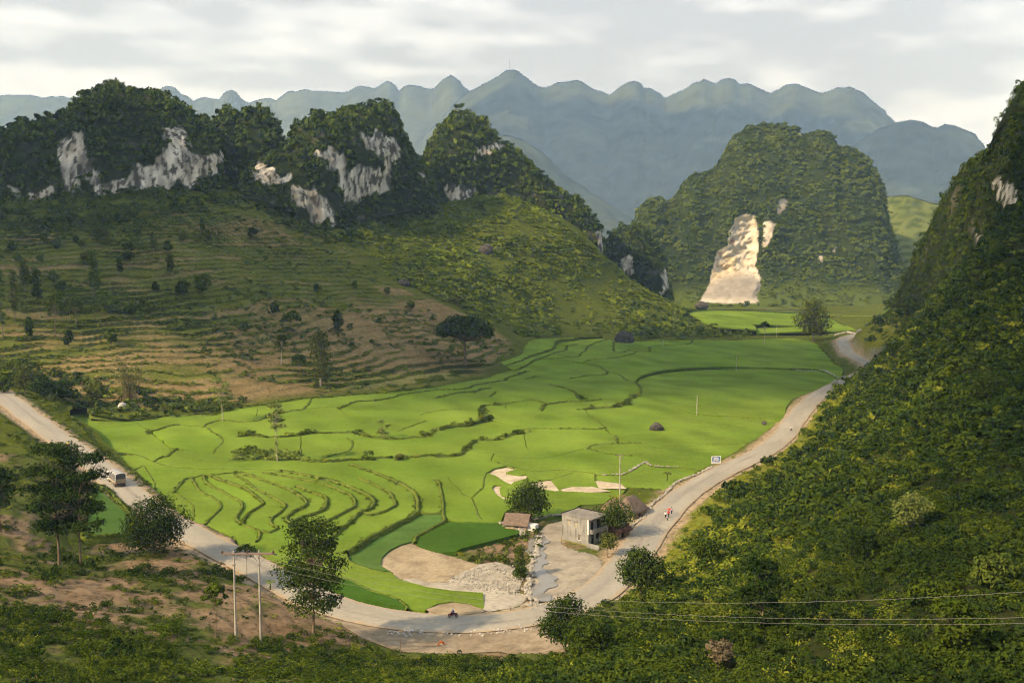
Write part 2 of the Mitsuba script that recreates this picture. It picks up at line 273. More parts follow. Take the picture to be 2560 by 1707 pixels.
SANDS = [([(1216, 1187), (1234, 1176), (1267, 1169), (1295, 1175), (1265, 1186), (1300, 1192), (1318, 1190), (1318, 1200), (1285, 1210), (1278, 1216), (1262, 1210), (1255, 1205), (1240, 1195)], 'soil_sand', 'pale sandy flat'),
         ([(1229, 1225), (1236, 1217), (1257, 1217), (1249, 1227), (1252, 1240), (1280, 1253), (1259, 1253), (1239, 1240)], 'soil_sand', 'sandy bank'),
         ([(1318, 1212), (1351, 1206), (1377, 1202), (1399, 1229), (1389, 1231), (1351, 1225)], 'soil_sand', 'bare field'),
         ([(1399, 1225), (1428, 1218), (1479, 1218), (1522, 1229), (1484, 1231), (1407, 1231)], 'soil_sand', 'bare field'),
         ([(1489, 1202), (1550, 1211), (1562, 1222), (1502, 1221)], 'soil_sand', 'bare field'),
         ([(1029, 1359), (1001, 1367), (975, 1380), (955, 1398), (951, 1418), (975, 1433), (981, 1444), (1000, 1447), (1035, 1447), (1080, 1456), (1120, 1455), (1135, 1443), (1160, 1430), (1185, 1420), (1195, 1413), (1160, 1405), (1139, 1395), (1115, 1390), (1083, 1380), (1049, 1370)], 'soil_brown', 'bare field'),
         ([(1135, 1443), (1160, 1430), (1195, 1413), (1240, 1408), (1270, 1415), (1285, 1440), (1300, 1455), (1290, 1480), (1250, 1490), (1210, 1486), (1150, 1480), (1130, 1470), (1112, 1458)], 'soil_grey', 'stony flat'),
         ([(993, 1456), (1010, 1450), (1035, 1448), (1080, 1457), (1112, 1458), (1130, 1470), (1150, 1480), (1070, 1474)], 'soil_grey', 'bare strip'),
         ([(1067, 1523), (1095, 1512), (1134, 1507), (1172, 1511), (1195, 1520), (1205, 1530), (1150, 1537), (1093, 1535)], 'soil_brown', 'earth mound'),
         ([(1212, 1490), (1250, 1492), (1300, 1485), (1310, 1500), (1290, 1516), (1225, 1528), (1212, 1525)], 'soil_grey', 'bare strip'),
         ([(1370, 1312), (1405, 1305), (1412, 1368), (1480, 1388), (1503, 1402), (1496, 1428), (1440, 1472), (1402, 1497), (1350, 1500), (1322, 1480), (1336, 1430), (1328, 1390), (1345, 1340)], 'soil_yard', 'yard'),
         ([(860, 1548), (960, 1565), (1100, 1578), (1250, 1575), (1370, 1560), (1440, 1575), (1470, 1600), (1400, 1632), (1250, 1628), (1120, 1632), (1000, 1628), (905, 1592), (860, 1565)], 'soil_verge', 'dirt lay-by')]
STREAM = [[(1345, 1345), (1335, 1372), (1352, 1392), (1344, 1404), (1341, 1421), (1350, 1435), (1369, 1447), (1350, 1474), (1341, 1492), (1358, 1503)], [(1352, 1390), (1379, 1385), (1402, 1392), (1405, 1409), (1393, 1426), (1379, 1441), (1369, 1450)]]
BUNDS = [  # outline, half width, height, plant cover
 ([(240, 1218), (262, 1228), (300, 1262), (328, 1300), (333, 1330), (320, 1346), (215, 1350), (208, 1320), (225, 1262), (240, 1218)], .7, .5, 1.2), ([(165, 1003), (228, 1005), (240, 1028), (330, 1038), (420, 1035), (540, 1040), (562, 1022), (600, 1018), (702, 1008), (753, 999), (812, 998), (881, 993), (983, 985), (1100, 968)], 1.2, .7, 1.5),
 ([(367, 1077), (380, 1078), (395, 1074), (420, 1068), (446, 1065)], .7, .8, .8), ([(510, 1072), (517, 1065), (533, 1060), (556, 1057), (600, 1063), (638, 1062), (664, 1054), (710, 1041), (733, 1036), (758, 1034), (776, 1000)], .8, .7, .6),
 ([(341, 1049), (369, 1067), (392, 1090), (405, 1100), (418, 1115), (443, 1125), (494, 1133), (538, 1135)], .5, .3, .15), ([(446, 1065), (510, 1072), (533, 1085), (553, 1097), (556, 1113), (538, 1133), (533, 1141)], .5, .35, .3),
 ([(385, 1153), (401, 1143), (418, 1141), (431, 1133), (443, 1125)], .6, .7, .8), ([(430, 1230), (456, 1207), (466, 1197), (482, 1197), (507, 1192), (522, 1192), (560, 1190), (590, 1188)], .6, .7, .8),
 ([(272, 1123), (330, 1128), (385, 1153), (430, 1168), (480, 1175), (560, 1178), (640, 1180), (743, 1190)], .5, .35, .1), ([(300, 1100), (360, 1118), (400, 1120), (470, 1148), (540, 1160), (600, 1165)], .4, .3, .1),
 ([(331, 1170), (360, 1160), (372, 1178), (386, 1200), (386, 1218)], .4, .4, .2),
 ([(482, 1197), (484, 1202), (492, 1222), (512, 1240), (538, 1253), (550, 1266), (550, 1281), (533, 1294), (515, 1309)], .7, .8, .4), ([(438, 1233), (464, 1250), (482, 1268), (484, 1286), (478, 1298)], .4, .4, .2),
 ([(507, 1192), (512, 1199), (522, 1215), (553, 1235), (584, 1253), (607, 1268), (604, 1284), (594, 1296), (591, 1307), (609, 1319), (635, 1332), (647, 1337), (640, 1360)], .7, .9, .4),
 ([(522, 1192), (570, 1212), (615, 1230), (638, 1250), (656, 1263), (660, 1273), (638, 1286), (620, 1296), (609, 1319)], .7, 1.0, .8), ([(590, 1195), (620, 1215), (651, 1238), (687, 1255), (710, 1273), (712, 1281), (697, 1296), (679, 1312), (679, 1322), (694, 1333), (671, 1343), (647, 1337)], .7, 1.0, .5),
 ([(600, 1188), (660, 1210), (728, 1235), (751, 1250), (763, 1263), (766, 1276), (751, 1286), (733, 1294), (720, 1304), (717, 1314), (730, 1322)], .8, 1.2, .8), ([(730, 1320), (753, 1308), (779, 1301), (799, 1294), (812, 1284), (817, 1271), (816, 1256), (800, 1248), (740, 1225)], .9, 1.4, .8),
 ([(660, 1190), (740, 1205), (830, 1225), (855, 1238), (878, 1250), (888, 1261), (886, 1276), (865, 1291), (845, 1304), (819, 1317), (794, 1329), (781, 1347), (760, 1372), (773, 1400)], .8, 1.2, .6), ([(730, 1322), (760, 1372)], .5, .4, .2),
 ([(700, 1185), (743, 1192), (794, 1202), (830, 1212), (860, 1222), (901, 1240), (927, 1253), (937, 1268), (929, 1281), (911, 1289), (893, 1301), (876, 1319), (855, 1335), (835, 1352), (815, 1370), (800, 1392)], 1.0, 1.3, 1.0), ([(883, 1282), (906, 1284), (919, 1284)], .5, .5, .3),
 ([(900, 1205), (939, 1222), (967, 1238), (985, 1255), (990, 1273), (970, 1286), (949, 1294), (929, 1298), (909, 1293)], .8, 1.1, .6), ([(880, 1170), (947, 1194), (983, 1210), (1018, 1227), (1039, 1245), (1045, 1268), (1045, 1289), (1034, 1299), (995, 1319), (957, 1340), (919, 1360), (893, 1378), (866, 1393)], 1.0, 1.3, .9),
 ([(822, 1394), (863, 1393), (866, 1402), (873, 1410), (904, 1426), (955, 1439), (981, 1444)], .5, .4, .2), ([(773, 1445), (850, 1452), (920, 1480), (1000, 1510), (1020, 1527)], .5, .4, .15), ([(1045, 1291), (1059, 1291), (1108, 1288)], .4, .4, .3), ([(1085, 1207), (1096, 1209), (1101, 1225), (1105, 1245), (1109, 1271), (1110, 1296), (1111, 1307), (1088, 1322), (1050, 1342), (1039, 1349), (1039, 1363)], .8, .9, .7),
 ([(1178, 1250), (1188, 1273), (1203, 1304)], .5, .35, .2), ([(1157, 1243), (1178, 1250), (1193, 1238), (1206, 1230), (1212, 1200), (1216, 1187)], .5, .4, .3), ([(1120, 1200), (1126, 1210), (1142, 1225), (1157, 1243)], .4, .3, .1), ([(1110, 1305), (1160, 1312), (1252, 1313)], .3, .25, .05),
 ([(600, 1100), (631, 1097), (664, 1102), (702, 1102), (753, 1097), (779, 1092), (830, 1092), (893, 1090), (919, 1100), (983, 1105), (1034, 1102), (1059, 1100), (1088, 1082), (1126, 1072), (1165, 1069), (1193, 1062), (1223, 1054), (1203, 1044), (1208, 1023), (1249, 1019)], 1.1, .8, 1.6),
 ([(600, 1150), (625, 1138), (664, 1153), (697, 1156), (728, 1156), (779, 1161), (804, 1161), (842, 1159), (881, 1156), (919, 1156), (957, 1151), (995, 1153), (1072, 1146), (1101, 1148), (1126, 1148), (1152, 1143), (1165, 1130), (1183, 1113), (1193, 1107), (1216, 1107), (1241, 1105), (1280, 1092), (1310, 1087)], 1.1, .8, 1.6),
 ([(1280, 1092), (1295, 1082), (1338, 1077), (1394, 1077), (1433, 1077), (1496, 1077), (1512, 1073)], .7, .5, 1.0), ([(802, 1156), (830, 1146), (876, 1133), (868, 1105)], .5, .5, .7), ([(752, 1098), (753, 1120), (755, 1156)], .35, .3, .1), ([(763, 1032), (842, 1028), (847, 1032)], .5, .4, .4), ([(642, 1018), (642, 1050)], .35, .3, .1),
 ([(847, 1032), (870, 1023), (893, 1014), (932, 1011), (978, 1004), (1008, 995), (1046, 988), (1100, 980), (1134, 980), (1174, 975), (1185, 969), (1217, 962), (1264, 954)], .9, .9, 1.0), ([(1095, 1003), (1121, 996), (1149, 990), (1185, 986), (1206, 979), (1228, 977)], .9, .9, 1.2), ([(1185, 990), (1206, 979)], .6, .5, .8), ([(1226, 998), (1240, 988)], .6, .6, 1),
 ([(1050, 1046), (1090, 1036), (1150, 1030)], .4, .4, .5), ([(847, 1032), (880, 1053), (925, 1066), (1000, 1072), (1060, 1095)], .4, .25, .05), ([(995, 1085), (1020, 1077), (1060, 1062)], .5, .4, .6), ([(1092, 1082), (1175, 1100), (1183, 1113)], .35, .25, .05), ([(1020, 1105), (1090, 1130), (1130, 1145)], .35, .25, .05),
 ([(1264, 954), (1270, 948), (1291, 941), (1317, 933)], .9, .8, 1.2), ([(1290, 928), (1306, 922), (1330, 909), (1355, 899), (1372, 890), (1393, 882), (1415, 877), (1417, 866), (1442, 861)], .8, .9, 1.0), ([(1262, 912), (1276, 909), (1302, 903), (1330, 890), (1359, 882), (1385, 871), (1391, 856), (1408, 848), (1432, 846), (1449, 840), (1510, 838)], .8, .9, 1.0),
 ([(1330, 909), (1344, 901), (1376, 902), (1415, 899), (1449, 897), (1451, 890), (1464, 882)], .7, .7, .7), ([(1464, 882), (1474, 866), (1493, 856), (1517, 846)], .7, .8, .8), ([(1534, 855), (1534, 863), (1536, 882), (1553, 884), (1583, 881), (1619, 881), (1627, 869), (1665, 865), (1713, 863), (1729, 853), (1731, 846)], .8, .6, .9), ([(1553, 884), (1583, 877), (1619, 874)], .6, .5, .8),
 ([(1436, 911), (1451, 916), (1472, 909), (1485, 905), (1502, 905), (1525, 903), (1546, 899), (1572, 892), (1590, 882)], .7, .5, .9), ([(1436, 911), (1400, 925), (1317, 933)], .35, .3, .1), ([(1470, 918), (1500, 926), (1517, 935), (1551, 943), (1568, 954), (1589, 958), (1597, 986)], .9, .5, .5), ([(1425, 952), (1449, 948), (1474, 944), (1512, 943), (1517, 935)], .7, .6, 1.0), ([(1315, 953), (1340, 945)], .6, .6, 1),
 ([(1370, 965), (1402, 972), (1425, 979), (1445, 992)], .8, .5, 1.1), ([(1249, 1019), (1289, 1012), (1327, 1007), (1347, 1009), (1366, 1018)], .7, .5, .7), ([(1355, 1033), (1357, 1024), (1366, 1018), (1398, 1012), (1432, 1009), (1449, 1009), (1481, 1005), (1500, 1002)], .9, .8, 1.2), ([(1459, 1030), (1493, 1026), (1534, 1023), (1551, 1020), (1568, 1005), (1585, 994), (1597, 986)], .9, .9, 1.5), ([(1445, 992), (1455, 1003)], 1.2, .8, 2),
 ([(1466, 1030), (1466, 1039), (1483, 1052), (1500, 1062), (1512, 1073), (1517, 1081), (1538, 1092)], .8, .3, .6), ([(1223, 1054), (1228, 1056), (1270, 1067), (1302, 1073), (1295, 1082)], .3, .25, .05), ([(1266, 1016), (1266, 1028), (1302, 1041), (1334, 1050), (1466, 1045)], .3, .25, .05), ([(1468, 1123), (1489, 1115), (1550, 1110), (1600, 1108)], .6, .5, .8), ([(1468, 1123), (1496, 1131), (1535, 1138), (1580, 1140)], .6, .5, .8), ([(1538, 1092), (1545, 1110)], .8, .5, 1),
 ([(1242, 1161), (1295, 1175), (1340, 1182), (1397, 1178), (1440, 1180), (1486, 1187), (1487, 1202)], .6, .4, .4), ([(1200, 1137), (1235, 1140), (1228, 1158), (1242, 1161)], .4, .3, .15), ([(1235, 1140), (1285, 1152), (1330, 1150), (1380, 1146)], .35, .25, .05), ([(1486, 1189), (1549, 1187), (1575, 1178), (1597, 1165), (1615, 1156), (1627, 1165), (1710, 1167), (1760, 1167)], .5, .5, .3), ([(1377, 1202), (1440, 1182)], .35, .3, .2), ([(1385, 1262), (1377, 1261), (1330, 1262)], .6, .6, .6),
 ([(1310, 1087), (1316, 1120), (1380, 1146)], .3, .2, .02), ([(1380, 1146), (1463, 1123)], .3, .2, .03), ([(1597, 986), (1660, 1010), (1740, 1045), (1880, 1052), (1958, 1050)], .3, .2, .03), ([(1600, 1024), (1740, 1048)], .3, .2, .02), ([(1589, 958), (1700, 930), (1860, 925), (1975, 932), (2047, 935), (2100, 935)], .4, .3, .15), ([(1710, 1105), (1800, 1108), (1870, 1100)], .4, .35, .2), ([(1590, 900), (1700, 893), (1850, 895), (2000, 892), (2090, 900)], .25, .2, .02), ([(1700, 985), (1850, 985), (1975, 1000)], .25, .2, .02), ([(1975, 932), (1985, 930), (2047, 934), (2110, 942)], .6, .5, .5),
 ([(1700, 790), (1850, 789), (1990, 788), (2190, 790)], .6, .5, .4), ([(1700, 770), (1690, 776)], .3, .2, 0), ([(1880, 820), (2120, 812), (2190, 800)], .4, .3, .1), ([(1800, 812), (1880, 820), (1890, 838)], .4, .3, .2)]
# ---------------------------------------------------------------- bunds and paddies
bund_w = []
bund_lines = []
for line, hw, hh, cover in [(a, b * .66, c * .58, d) for a, b, c, d in BUNDS]:
    p = resample(picks(line), 1.6)
    p[:, :2] += (np.stack([nz(p[:, :2], 6, 3), nz(p[:, :2], 6, 4)], 1) - 0.5) * 1.2
    bund_lines.append((p, hw, hh, cover))
    if hh < .20: hw = .16
    bund_w.append(LineString(p[:, :2]).buffer(hw * 0.8))
bund_union = unary_union(bund_w)
sand_polys = [(ground_poly(px), m, l) for px, m, l in SANDS]
road_poly = LineString(RC[:, :2]).buffer(HALF + 1.5)
cut = unary_union([p for p, _, _ in sand_polys] + [road_poly])
cells = []
for src in (rice_poly, far_rice, near_field):
    left = src.difference(bund_union).difference(cut)
    cells += [c for c in getattr(left, 'geoms', [left]) if c.geom_type == 'Polygon' and c.area > 6 and not c.buffer(-0.5).is_empty]
all_rice = unary_union([rice_poly, far_rice, near_field])
all_flat = unary_union([all_rice, cut])

VALLEY = struct('valley_floor', None, None, 'flat valley floor between the hills, laid out in rice paddies with grassy banks')
rng = np.random.default_rng(7)
levels = []
TONES = ['rice_lime', 'rice_fresh', 'rice_mid', 'rice_blue', 'rice_deep']
for c in sorted(cells, key=lambda c: -c.area):
    ring = np.array(c.exterior.coords)
    z0 = float(np.mean(base_h(ring)[0]))
    levels.append((c, z0, np.zeros(2), np.zeros(2)))
    ctr = np.array(c.representative_point().coords[0])
    pxy = project(np.array([ctr[0], ctr[1], z0]))
    lim = 0.5
    back = sm(980, 860, pxy[1]) + 0.5 * sm(1500, 1900, pxy[0])
    fr = (rng.random() * 3.2 - .4 if c.area < 900 else .9 + .3 * rng.random()) + back * 1.0
    if pxy[0] > 1240 and pxy[1] < 1030: fr = 2.2 + (.9 if rng.random() < .15 else 0)
    elif pxy[0] > 1500: fr = 1.9 if pxy[1] > 1030 else 2.2
    if pxy[1] > 1310 and pxy[0] > 820: fr = 3.2 + rng.random() * 1.7
    if pxy[0] < 560 and pxy[1] > 1200: fr += .6
    if pxy[1] < 838: fr = 2.3 + rng.random() * 1.5
    if near_field.contains(Point(ctr)): fr = 3.9
    tone = TONES[int(np.clip(fr, 0, 4.99))]
    g = c.simplify(0.15).buffer(0)
    bz = base_h(ring)[0]; A_ = np.c_[ring - ctr, np.ones(len(ring))]; pl_ = np.linalg.lstsq(A_, bz, rcond=None)[0]
    tilt = 0.8 * sm(0.5, 1.6, np.array([np.ptp(bz)]))[0]
    levels[-1] = (c, z0, ctr, pl_[:2] * tilt)
    for gg in getattr(g, 'geoms', [g]):
        if gg.geom_type == 'Polygon' and gg.area > 3:
            m = trimesh.creation.extrude_polygon(gg, 1.1, engine='earcut')
            m.apply_translation([0, 0, z0 - 0.65 - (0.4 if near_field.contains(Point(ctr)) else 0)])
            mv = np.array(m.vertices); mv[:, 2] += tilt * (mv[:, :2] - ctr) @ pl_[:2]; m.vertices = mv
            part(VALLEY, 'rice_paddy', m, tone)
def floor_level(p):
    q = Point(p[0], p[1])
    for c, z, ct, sl in levels:
        if c.distance(q) < 1.2: return float(z + (np.asarray(p[:2]) - ct) @ sl)
    return float(base_h(np.array([p[:2]]))[0][0])
lev_tree = shapely.STRtree([l[0] for l in levels])
def bank_heights(p):
    """Highest paddy beside each point of a bank, else the land."""
    base = base_h(p[:, :2])[0]
    pts = shapely.points(p[:, :2])
    i, j = lev_tree.query(pts, predicate='dwithin', distance=2.2)
    z = np.full(len(p), -1e9)
    np.maximum.at(z, i, np.array([levels[k][1] + (p[a, :2] - levels[k][2]) @ levels[k][3] for a, k in zip(i, j)]) if len(j) else np.array([]))
    return np.where(z > -1e8, np.clip(z, base - 1.2, base + 1.2), base)
def ridge_strip(p, hw, hh, seed):
    """A low bank of earth along a line: sloping sides, uneven top."""
    t = np.gradient(p[:, :2], axis=0); t /= np.linalg.norm(t, axis=1, keepdims=True) + 1e-9
    n = np.stack([t[:, 1], -t[:, 0]], 1)
    prof = [(-1.5, -1.4), (-1.0, 0.1), (-0.55, 0.85), (0.0, 1.0), (0.55, 0.85), (1.0, 0.1), (1.5, -1.4)]
    v = []
    for k, (a, b) in enumerate(prof):
        j = 1 + 0.5 * (nz(p[:, :2] + 31 * k, 2.2, seed) - 0.5)
        zz = p[:, 2] + np.where(b > 0.5, b * hh * (0.6 + 0.8 * nz(p[:, :2] + 17 * k, 1.8, seed + 5)) + 0.30, b)
        v.append(np.c_[p[:, :2] + n * (a * hw) * j[:, None], zz])
    m, k = len(p), len(prof)
    v = np.stack(v, 1).reshape(-1, 3)
    i = np.arange(m - 1)[:, None] * k + np.arange(k - 1)[None]
    f = np.stack([i, i + 1, i + k + 1, i + k], -1).reshape(-1, 4)
    return v, f[:, ::-1]
for k, (p, hw, hh, cover) in enumerate(bund_lines):
    p[:, 2] = gaussian_filter(bank_heights(p), 1.2, mode='nearest')
    if hh < .20: continue
    part(VALLEY, 'field_bank', ridge_strip(p, hw, hh, k), 'bund_earth', smooth=True)

# ---------------------------------------------------------------- bare patches, stream, road
GROUND_SHEETS = []
def sheet(poly, lift, step=1.2, rough_=0.12, seed=0):
    """A patch of ground as a draped grid of triangles inside an outline."""
    from scipy.spatial import Delaunay
    x0, y0, x1, y1 = poly.bounds
    g = np.stack(np.meshgrid(np.arange(x0, x1, step), np.arange(y0, y1, step)), -1).reshape(-1, 2)
    g = g + np.random.default_rng(seed).uniform(-.3, .3, g.shape) * step
    inner = poly.buffer(-step * 0.45)
    g = g[shapely.contains_xy(inner, g[:, 0], g[:, 1])]
    ring = np.array(poly.exterior.segmentize(step).coords)[:-1]
    p = np.vstack([ring, g])
    tri = Delaunay(p).simplices
    c = p[tri].mean(1)
    tri = tri[shapely.contains_xy(poly, c[:, 0], c[:, 1])]
    z = base_h(p)[0] + lift + (nz(p, 1.7, seed) - 0.5) * 2 * rough_
    z[:len(ring)] -= 0.10
    return np.c_[p, z], tri
names = {'soil_verge': 'dirt_layby', 'soil_sand': 'sandy_ground', 'soil_brown': 'bare_field', 'soil_grey': 'stony_ground', 'soil_yard': 'dirt_yard'}
for k, (poly, m, lab) in enumerate(sand_polys):
    poly = poly.difference(road_poly.buffer(-1.4))
    for g in getattr(poly, 'geoms', [poly]):
        if g.geom_type == 'Polygon' and g.area > 3: part(VALLEY, names[m], sheet(g.buffer(0.4), 0.16, 1.1, 0.07, k), m, smooth=True)
scene['shallow_water'] = {'type': 'principled', 'base_color': {'type': 'rgb', 'value': [0.17, 0.165, 0.15]}, 'roughness': 0.22, 'specular': 0.5}
sp = unary_union([LineString(resample(picks(l), 1.0)[:, :2]).buffer(1.25) for l in STREAM[:1]] + [LineString(resample(picks(l), 1.0)[:, :2]).buffer(0.95) for l in []])
sp = unary_union([sp] + [Point(x, y).buffer(r) for x, y, r in [(q[0] + np.random.default_rng(i).normal(0, .8), q[1] + np.random.default_rng(i + 99).normal(0, .8), np.random.default_rng(i + 7).uniform(.6, 2.0)) for i, q in enumerate(resample(picks(STREAM[0]), 1.3))]])
sp = sp.buffer(1.6).buffer(-1.7)
sp = max(getattr(sp, 'geoms', [sp]), key=lambda g: g.area)
struct('stream', sheet(sp, 0.42, 0.8, 0.01, 99), 'shallow_water', 'narrow grey stream winding through the dirt yard beside the concrete house', smooth=True)

def strip(p, n, offs, uvs=True):
    v, uv = [], []
    s = np.r_[0, np.cumsum(np.linalg.norm(np.diff(p, axis=0), axis=1))]
    for a, dz in offs:
        v.append(p + n * (a[:, None] if hasattr(a, '__len__') else a) + [0, 0, dz]); 
        uv.append(np.stack([np.full(len(p), 0.0), s], 1))
    k, m = len(offs), len(p)
    for j in range(k): uv[j][:, 0] = j / (k - 1)
    v = np.stack(v, 1).reshape(-1, 3); uv = np.stack(uv, 1).reshape(-1, 2)
    i = np.arange(m - 1)[:, None] * k + np.arange(k - 1)[None]
    f = np.stack([i, i + 1, i + k + 1, i + k], -1).reshape(-1, 4)
    return v, f, uv
edge = HALF + 0.7 * (nz(RC[:, :2], 9, 21) - 0.5) * 2
edge2 = HALF + 0.7 * (nz(RC[:, :2] + 50, 9, 22) - 0.5) * 2
RW = RC.copy()
v, f, uv = strip(RW, RN, [(-edge, -0.12), (-edge * 0.6, 0.03), (-edge * 0.2, 0.09), (edge2 * 0.2, 0.09), (edge2 * 0.6, 0.03), (edge2, -0.12)])
f3 = np.vstack([f[:, [0, 1, 2]], f[:, [0, 2, 3]]])
if np.cross(v[f3[0, 1]] - v[f3[0, 0]], v[f3[0, 2]] - v[f3[0, 0]])[2] < 0: f3 = f3[:, ::-1]
struct('road', (v, f3), 'road_dust', 'pale dusty road that bends round the foot of the valley', smooth=True, uv=uv)

# ---------------------------------------------------------------- the land itself
xy = np.stack([xs.ravel(), ys.ravel()], 1)
h0, rdist = base_h(xy)
P2 = np.c_[xy, h0]
pp = project(P2)
inrice = shapely.contains_xy(all_rice.difference(cut).buffer(0.6), xy[:, 0], xy[:, 1])
incut = shapely.contains_xy(unary_union([p for p, _, _ in sand_polys]).buffer(-0.8), xy[:, 0], xy[:, 1])
flatd = np.zeros(len(xy))
terr_poly = ground_poly([(-400, 985), (60, 972), (150, 1001), (250, 1014), (350, 1030), (450, 1028), (560, 1032), (720, 1002), (880, 986), (1000, 977), (1100, 966), (1225, 940), (1285, 897), (1300, 860), (1240, 820), (1180, 790), (1080, 740), (960, 690), (860, 610), (780, 560), (620, 480), (450, 500), (300, 540), (100, 520), (-400, 520)])
d_t = shapely.distance(shapely.points(xy), terr_poly.exterior)
in_t = shapely.contains_xy(terr_poly, xy[:, 0], xy[:, 1])
wt = np.where(in_t, sm(0, 12, d_t), 0.0)
warp = (nz(xy, 70, 1, 3) - 0.5) * 11.0 + (nz(xy, 20, 2, 3) - 0.5) * 4.2
soft = sm(0.44, 0.58, nz(xy, 48, 5, 3))
STEP = 2.3
q = (h0 + warp) / STEP
fl = np.floor(q); fr = q - fl
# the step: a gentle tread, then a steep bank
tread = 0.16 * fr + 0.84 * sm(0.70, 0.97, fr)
tread = tread * (1 - 0.75 * soft) + fr * 0.75 * soft
zt = (fl + tread) * STEP - warp
FIELDS = [([(800, 790), (950, 760), (1100, 745), (1190, 790), (1295, 840), (1290, 890), (1160, 908), (1000, 925), (870, 930), (770, 900)], 0), ([(840, 950), (960, 930), (1100, 925), (1225, 938), (1220, 952), (1100, 970), (980, 987), (850, 985)], 1), ([(350, 965), (560, 935), (800, 955), (800, 985), (720, 1002), (560, 1028), (420, 1005)], 0),
          ([(480, 905), (640, 880), (760, 895), (700, 930), (560, 935)], 0), ([(920, 710), (1000, 715), (1060, 745), (960, 745)], 0)]
fieldw = np.zeros(len(xy)); stubw = np.zeros(len(xy))
for poly_, kind_ in FIELDS:
    g_ = ground_poly(poly_); w_ = np.where(shapely.contains_xy(g_, xy[:, 0], xy[:, 1]), sm(0, 6, shapely.distance(shapely.points(xy), g_.exterior)), 0)
    fieldw = np.maximum(fieldw, w_); stubw = np.maximum(stubw, w_ * kind_)
zt = zt * (1 - .6 * fieldw) + h0 * .6 * fieldw
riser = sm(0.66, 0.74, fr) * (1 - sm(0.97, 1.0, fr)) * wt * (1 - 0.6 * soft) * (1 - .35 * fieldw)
rough_amp = np.where(inrice, 0.0, 0.5 + 0.5 * sm(HALF + 2, HALF + 10, rdist))
bump = (nz(xy, 9, 31, 4) - 0.5) * 1.2 + (nz(xy, 2.2, 32, 3) - 0.5) * 0.55
near_left = (xy[:, 1] < 260) & (xy[:, 0] < 30) & (rdist > HALF)
# old plough steps on the near left slope
w2 = (nz(xy, 25, 41, 3) - 0.5) * 3.0
q2 = (h0 + w2) / 1.5; fr2 = q2 - np.floor(q2)
z2 = (np.floor(q2) + 0.3 * fr2 + 0.7 * sm(0.65, 0.98, fr2)) * 1.5 - w2
wl = np.where(near_left, sm(HALF + 2, HALF + 12, rdist), 0) * np.where(inrice, 0, 1) * sm(2.5, 5, h0)
z = h0 * (1 - wt) + zt * wt
z = z * (1 - 0.35 * wl) + z2 * 0.35 * wl
hs_ = sm(5, 30, h0) * (1 - wt) * (xy[:, 1] > 480) * (xy[:, 0] > -140) * (xy[:, 0] < 240)
z = z + hs_ * ((nz(xy, 26, 33, 4) - .5) * 7 + (nz(xy, 7, 34, 3) - .5) * 2.2)
z = z + np.where(rdist > HALF + 1, bump * rough_amp * (1 - 0.8 * wt), 0)
z = np.where(inrice, h0 - 0.9, np.where(incut, h0 - 0.25, z))
LAND = np.c_[xy, z]
land_z = RegularGridInterpolator((GD, GU), z.reshape(ND, NU), bounds_error=False, fill_value=None)
def land_h(xy):
    xy = np.asarray(xy, float); d = np.maximum(xy[:, 1], 8.1)
    return land_z(np.stack([d, xy[:, 0] / d], 1))
# ground cover, from what grows or is ploughed there
n1, n2, n3, n4 = nz(xy, 30, 11), nz(xy, 8, 12), nz(xy, 2.0, 13, 3), nz(xy, 60, 14)
grain = (0.72 + 0.56 * nz(xy, 0.9, 15, 2))
right = (xy[:, 0] > 30 + (xy[:, 1] - 200) * 0.35) & (rdist > HALF) & (xy[:, 1] < 700) & (h0 > 1.2)
green = lerp3((0.040, 0.062, 0.009), (0.112, 0.132, 0.018), n2 * 0.7 + n3 * 0.3)
col = green.copy()
# terraces: each tread is one crop; brown ploughed soil, stubble or green
cellr = meshkit.noise(np.c_[np.floor(q) * 7.31 + 0.5, xy[:, 0] / 45 + np.floor(q) * 3.7, xy[:, 1] * 0 + 0.5], 3)
crop = sm(0.40, 0.56, cellr * 0.55 + n4 * 0.35 + (nz(xy, 16, 6) - .5) * .5 + 0.02 + 0.16 * sm(22, 6, h0) - 0.12 * sm(600, 700, xy[:, 1]) - 0.10 * sm(30, 45, h0) * sm(75, 60, h0))
brown = lerp3((0.150, 0.106, 0.048), (0.285, 0.215, 0.100), np.clip(n2 * 0.9 + (n3 - .5) * 0.8, 0, 1))
gt = lerp3((0.046, 0.072, 0.012), (0.150, 0.160, 0.030), np.clip(n2 * .8 + n3 * .4 - .1, 0, 1))
crop = np.maximum(crop * .85, fieldw)
brown = lerp3(brown, (0.215, 0.205, 0.062), stubw * .85)
tcol = gt * (1 - crop[:, None]) + brown * crop[:, None]
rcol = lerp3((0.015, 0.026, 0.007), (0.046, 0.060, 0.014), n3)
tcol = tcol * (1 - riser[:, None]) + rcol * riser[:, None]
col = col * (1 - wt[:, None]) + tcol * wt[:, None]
# near left slope: dug brown earth with weeds
weeds = sm(0.45, 0.55, n1 * 0.45 + n2 * 0.55 + 0.10 * sm(130, 95, xy[:, 1]))
ncol = lerp3(lerp3((0.125, 0.085, 0.050), (0.28, 0.205, 0.13), np.clip(n3 * 1.3 - .15, 0, 1)), (0.075, 0.095, 0.022), weeds)
wn = sm(0, 1, near_left * 1.0)[:, None]
col = col * (1 - wn) + ncol * wn
# strip of yellow grass on the right beside the road, dark soil under the bushes beyond
yg = (sm(60, 12, rdist) * right)[:, None]
ycol = lerp3((0.10, 0.120, 0.013), (0.190, 0.195, 0.026), n2)
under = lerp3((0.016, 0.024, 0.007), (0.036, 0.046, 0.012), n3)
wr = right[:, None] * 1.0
col = col * (1 - wr) + (ycol * yg + under * (1 - yg)) * wr
